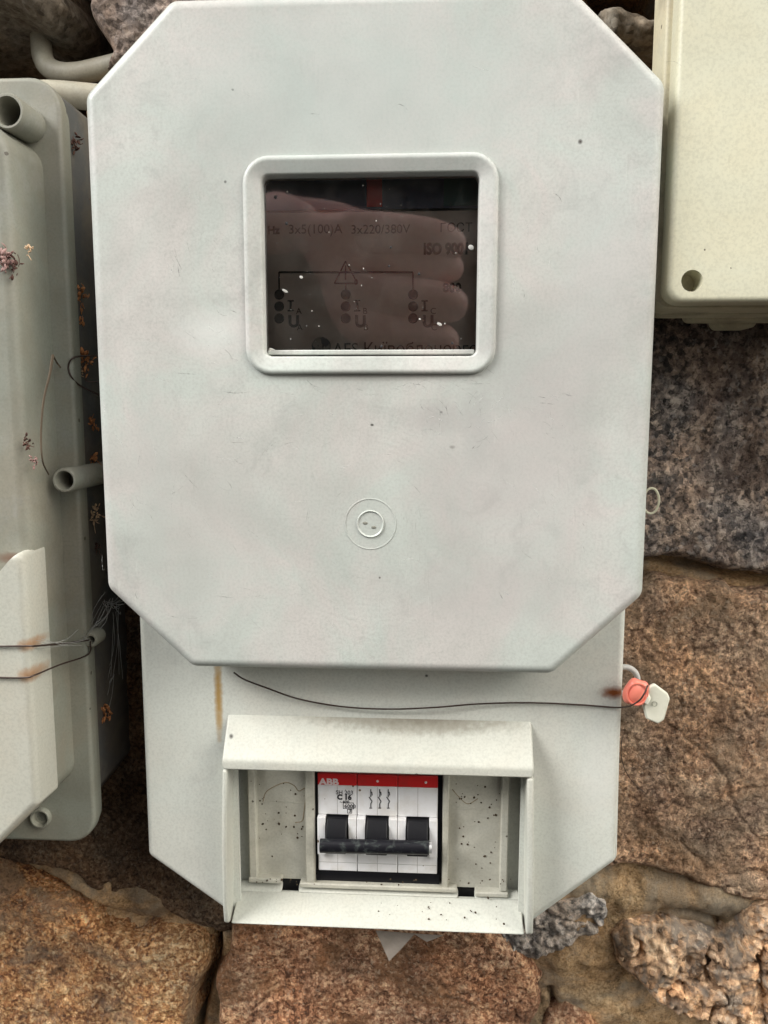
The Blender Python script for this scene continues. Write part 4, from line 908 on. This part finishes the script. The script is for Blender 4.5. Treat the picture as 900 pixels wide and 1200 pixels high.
# ------------------------------------------------------------------ the photographer, seen only as a reflection in the pane
man = thing('person', 'person in a dark olive jacket holding a phone, mirrored faintly in the smoked window', 'person')
def Mi(px, py, Yr):
    p = at(px, py, 2*YG-Yr); return (p[0], Yr, p[2])
def skin_obj(name, V_, E_, rad, m, parent, root, sub=2, flat_=None):
    keys = list(V_); ix = {k: i for i, k in enumerate(keys)}
    me = bpy.data.meshes.new(name); me.from_pydata([tuple(V_[k]) for k in keys], [(ix[a], ix[b]) for a, b in E_], []); me.materials.append(m)
    o = bpy.data.objects.new(name, me); COL.objects.link(o); o.parent = parent
    o.modifiers.new('skin', 'SKIN').use_smooth_shade = True
    sv = me.skin_vertices[0].data
    for k in keys:
        r = rad[k]; sv[ix[k]].radius = (r, r) if not isinstance(r, tuple) else r
        sv[ix[k]].use_root = (k == root)
    s = o.modifiers.new('sub', 'SUBSURF'); s.levels = sub; s.render_levels = sub
    return o
q = NT('skin'); M_skin = q.fin(q.mix(q.noise(60, 4), (.78, .42, .38), (.86, .54, .49)), .5, **{'Subsurface Weight': .1, 'Subsurface Radius': (.01, .004, .002), 'Subsurface Scale': .5})
M_jacket = flat('olive_jacket_cloth', (.030, .028, .018), .9); M_trous = flat('dark_trousers_cloth', (.02, .02, .025), .9)
P_, E_, Rd = {}, [], {}
def pt(k, p, r, link_to=None):
    P_[k] = Vector(p); Rd[k] = r
    if link_to: E_.append((link_to, k))
pt('pelvis', (-.04, -.83, -.38), (.15, .11)); pt('waist', (-.04, -.82, -.20), (.13, .10), 'pelvis'); pt('chest', (-.04, -.80, .08), (.20, .12), 'waist')
pt('upchest', (-.04, -.80, .41), (.17, .12), 'chest'); pt('neck', (-.035, -.79, 0.510), .052, 'upchest'); pt('jaw', (-.03, -.765, 0.550), .062, 'neck'); pt('skull', (-.03, -.775, 0.630), (.078, .088), 'jaw'); pt('crown', (-.03, -.785, 0.690), .055, 'skull')
pt('nose', (-.03, -.675, 0.595), .011, 'skull')
for s, n in ((-1, 'l'), (1, 'r')):
    pt('sh'+n, (-.04+s*.21, -.79, .30), .080, 'upchest')
    pt('hip'+n, (-.04+s*.10, -.83, -.46), .088, 'pelvis'); pt('knee'+n, (-.04+s*.12, -.80, -.86), .058, 'hip'+n); pt('ankle'+n, (-.04+s*.13, -.82, -1.24), .04, 'knee'+n); pt('toe'+n, (-.04+s*.15, -.68, -1.30), .035, 'ankle'+n)
# left hand raised in front of the window
pt('elbl', (-.30, -.60, .00), .043, 'shl'); pt('forel', (-.215, -.46, .11), .040, 'elbl'); pt('wril', Mi(270, 268, -.325), .024, 'forel')
pt('paml', Mi(345, 262, -.310), (.026, .018), 'wril'); pt('kn2', Mi(385, 285, -.302), (.024, .017), 'paml')
fing = {'index': [(420,272,-.296,.0185),(468,276,-.290,.0175),(515,280,-.293,.016),(546,294,-.302,.012)],
        'middle': [(420,300,-.298,.016),(470,306,-.296,.015),(515,312,-.298,.014),(544,318,-.306,.011)],
        'ring': [(415,340,-.290,.0185),(465,350,-.284,.018),(515,352,-.288,.017),(548,362,-.300,.013)],
        'little': [(410,380,-.294,.018),(455,392,-.288,.018),(500,396,-.292,.017),(540,404,-.300,.013)]}
for f_, L4 in fing.items():
    prev = 'kn2'
    for k, (x_, y_, d_, r_2) in enumerate(L4):
        pt(f_+str(k), Mi(x_, y_, d_), r_2, prev); prev = f_+str(k)
pt('th0', Mi(350, 250, -.318), .014, 'paml'); pt('th1', Mi(395, 252, -.325), .011, 'th0'); pt('th2', Mi(430, 262, -.330), .009, 'th1')
# right hand round the lower part of the phone
ph = Vector(CAM)-Vector(AU)*.052-Vector(AR)*.018; aw, ar, au = Vector(AW), Vector(AR), Vector(AU)
pt('elbr', (.25, -.62, -.12), .043, 'shr'); pt('forer', (.20, -.52, -.08), .038, 'elbr'); pt('wrir', ph+ar*.085-au*.075-aw*.055, .024, 'forer')
pt('pamr', ph+ar*.060-au*.045-aw*.018, (.022, .016), 'wrir')
for k in range(4):
    u_ = .012-.022*k; n_ = 'rf%d' % k
    pt(n_+'a', ph+ar*.052+au*(u_-.02)+aw*.004, .0088, 'pamr'); pt(n_+'b', ph+ar*.036+au*(u_-.018)+aw*.0115, .0082, n_+'a'); pt(n_+'c', ph+ar*.014+au*(u_-.016)+aw*.0105, .0074, n_+'b')
pt('rt1', ph+ar*.055-au*.012-aw*.028, .011, 'pamr'); pt('rt2', ph+ar*.032+au*.002-aw*.021, .009, 'rt1')
torso = {'pelvis', 'waist', 'chest', 'upchest', 'shl', 'shr', 'hipl', 'hipr', 'kneel', 'kneer', 'elbl', 'elbr', 'forel', 'forer'}
slim = {k: (tuple(x*.68 for x in v_) if isinstance(v_, tuple) else v_*.68) if k in torso else v_ for k, v_ in Rd.items()}
body = skin_obj('body', P_, E_, slim, M_skin, man, 'pelvis')
def sub_skin(name, keys, grow_, m, root, ends=None):
    V2 = {k: P_[k] for k in keys}; E2 = [e for e in E_ if e[0] in V2 and e[1] in V2]
    R2 = {k: tuple(x+grow_ for x in Rd[k]) if isinstance(Rd[k], tuple) else Rd[k]+grow_ for k in keys}
    if ends:
        for k, (a_, b_, t) in ends.items(): V2[k] = P_[a_].lerp(P_[b_], t); E2.append((a_, k)); R2[k] = .034
    return skin_obj(name, V2, E2, R2, m, man, root)
sub_skin('jacket', ['pelvis', 'waist', 'chest', 'upchest', 'neck', 'shl', 'shr', 'elbl', 'elbr', 'forel', 'forer'], .018, M_jacket, 'pelvis', {'cuffl': ('forel', 'wril', .45), 'cuffr': ('forer', 'wrir', .5)})
sub_skin('trousers', ['pelvis', 'hipl', 'hipr', 'kneel', 'kneer', 'anklel', 'ankler'], .012, M_trous, 'pelvis')
for s in (-1, 1):
    bm = bmesh.new(); bmesh.ops.create_uvsphere(bm, u_segments=20, v_segments=12, radius=1, matrix=Matrix.Translation((-.04+s*.145, -.745, -1.30)) @ Matrix.Diagonal((.052, .14, .045, 1)))
    link('shoe', bm, M_black, man, 80)
    bm = bmesh.new(); bmesh.ops.create_uvsphere(bm, u_segments=16, v_segments=10, radius=.013, matrix=Matrix.Translation((-.03+s*.030, -.700, 0.618)))
    link('eye', bm, flat('eye_white', (.6, .58, .55), .2), man, 80)
    bm = bmesh.new(); bmesh.ops.create_uvsphere(bm, u_segments=16, v_segments=10, radius=1, matrix=Matrix.Translation((-.03+s*.080, -.78, 0.605)) @ Matrix.Diagonal((.009, .018, .03, 1)))
    link('ear', bm, M_skin, man, 80)
bm = bmesh.new(); bmesh.ops.create_uvsphere(bm, u_segments=16, v_segments=8, radius=1, matrix=Matrix.Translation((-.03, -.703, 0.562)) @ Matrix.Diagonal((.024, .008, .006, 1))); link('mouth', bm, flat('lips', (.35, .12, .10), .5), man, 80)
bm = bmesh.new(); bmesh.ops.create_uvsphere(bm, u_segments=28, v_segments=18, radius=1, matrix=Matrix.Translation((-.03, -.80, 0.655)) @ Matrix.Rotation(.35, 4, 'X') @ Matrix.Diagonal((.086, .092, .078, 1)))
for v_ in bm.verts: v_.co += v_.co.normalized()*.003*math.sin(v_.co.x*300)*math.sin(v_.co.z*210)
link('hair', bm, flat('dark_hair', (.02, .014, .01), .6), man, 80)
phone = thing('phone', 'black phone held by the person facing the meter box', 'phone')
bm = bmesh.new(); bmesh.ops.create_cube(bm, size=1, matrix=Matrix.Translation(ph-aw*.0065) @ Matrix(((ar.x, au.x, -aw.x, 0), (ar.y, au.y, -aw.y, 0), (ar.z, au.z, -aw.z, 0), (0, 0, 0, 1))) @ Matrix.Diagonal((.072, .145, .008, 1)))
bevel(link('phone_case', bm, M_black, phone), .003, 3)
bm = bmesh.new(); tube(bm, [Vector(CAM)-aw*.0024+ (ar*math.cos(t)+au*math.sin(t))*.006 for t in np.linspace(0, 2*math.pi, 21)[:-1]], .0006, 6, closed=True); link('lens_ring', bm, M_black, phone, 60)
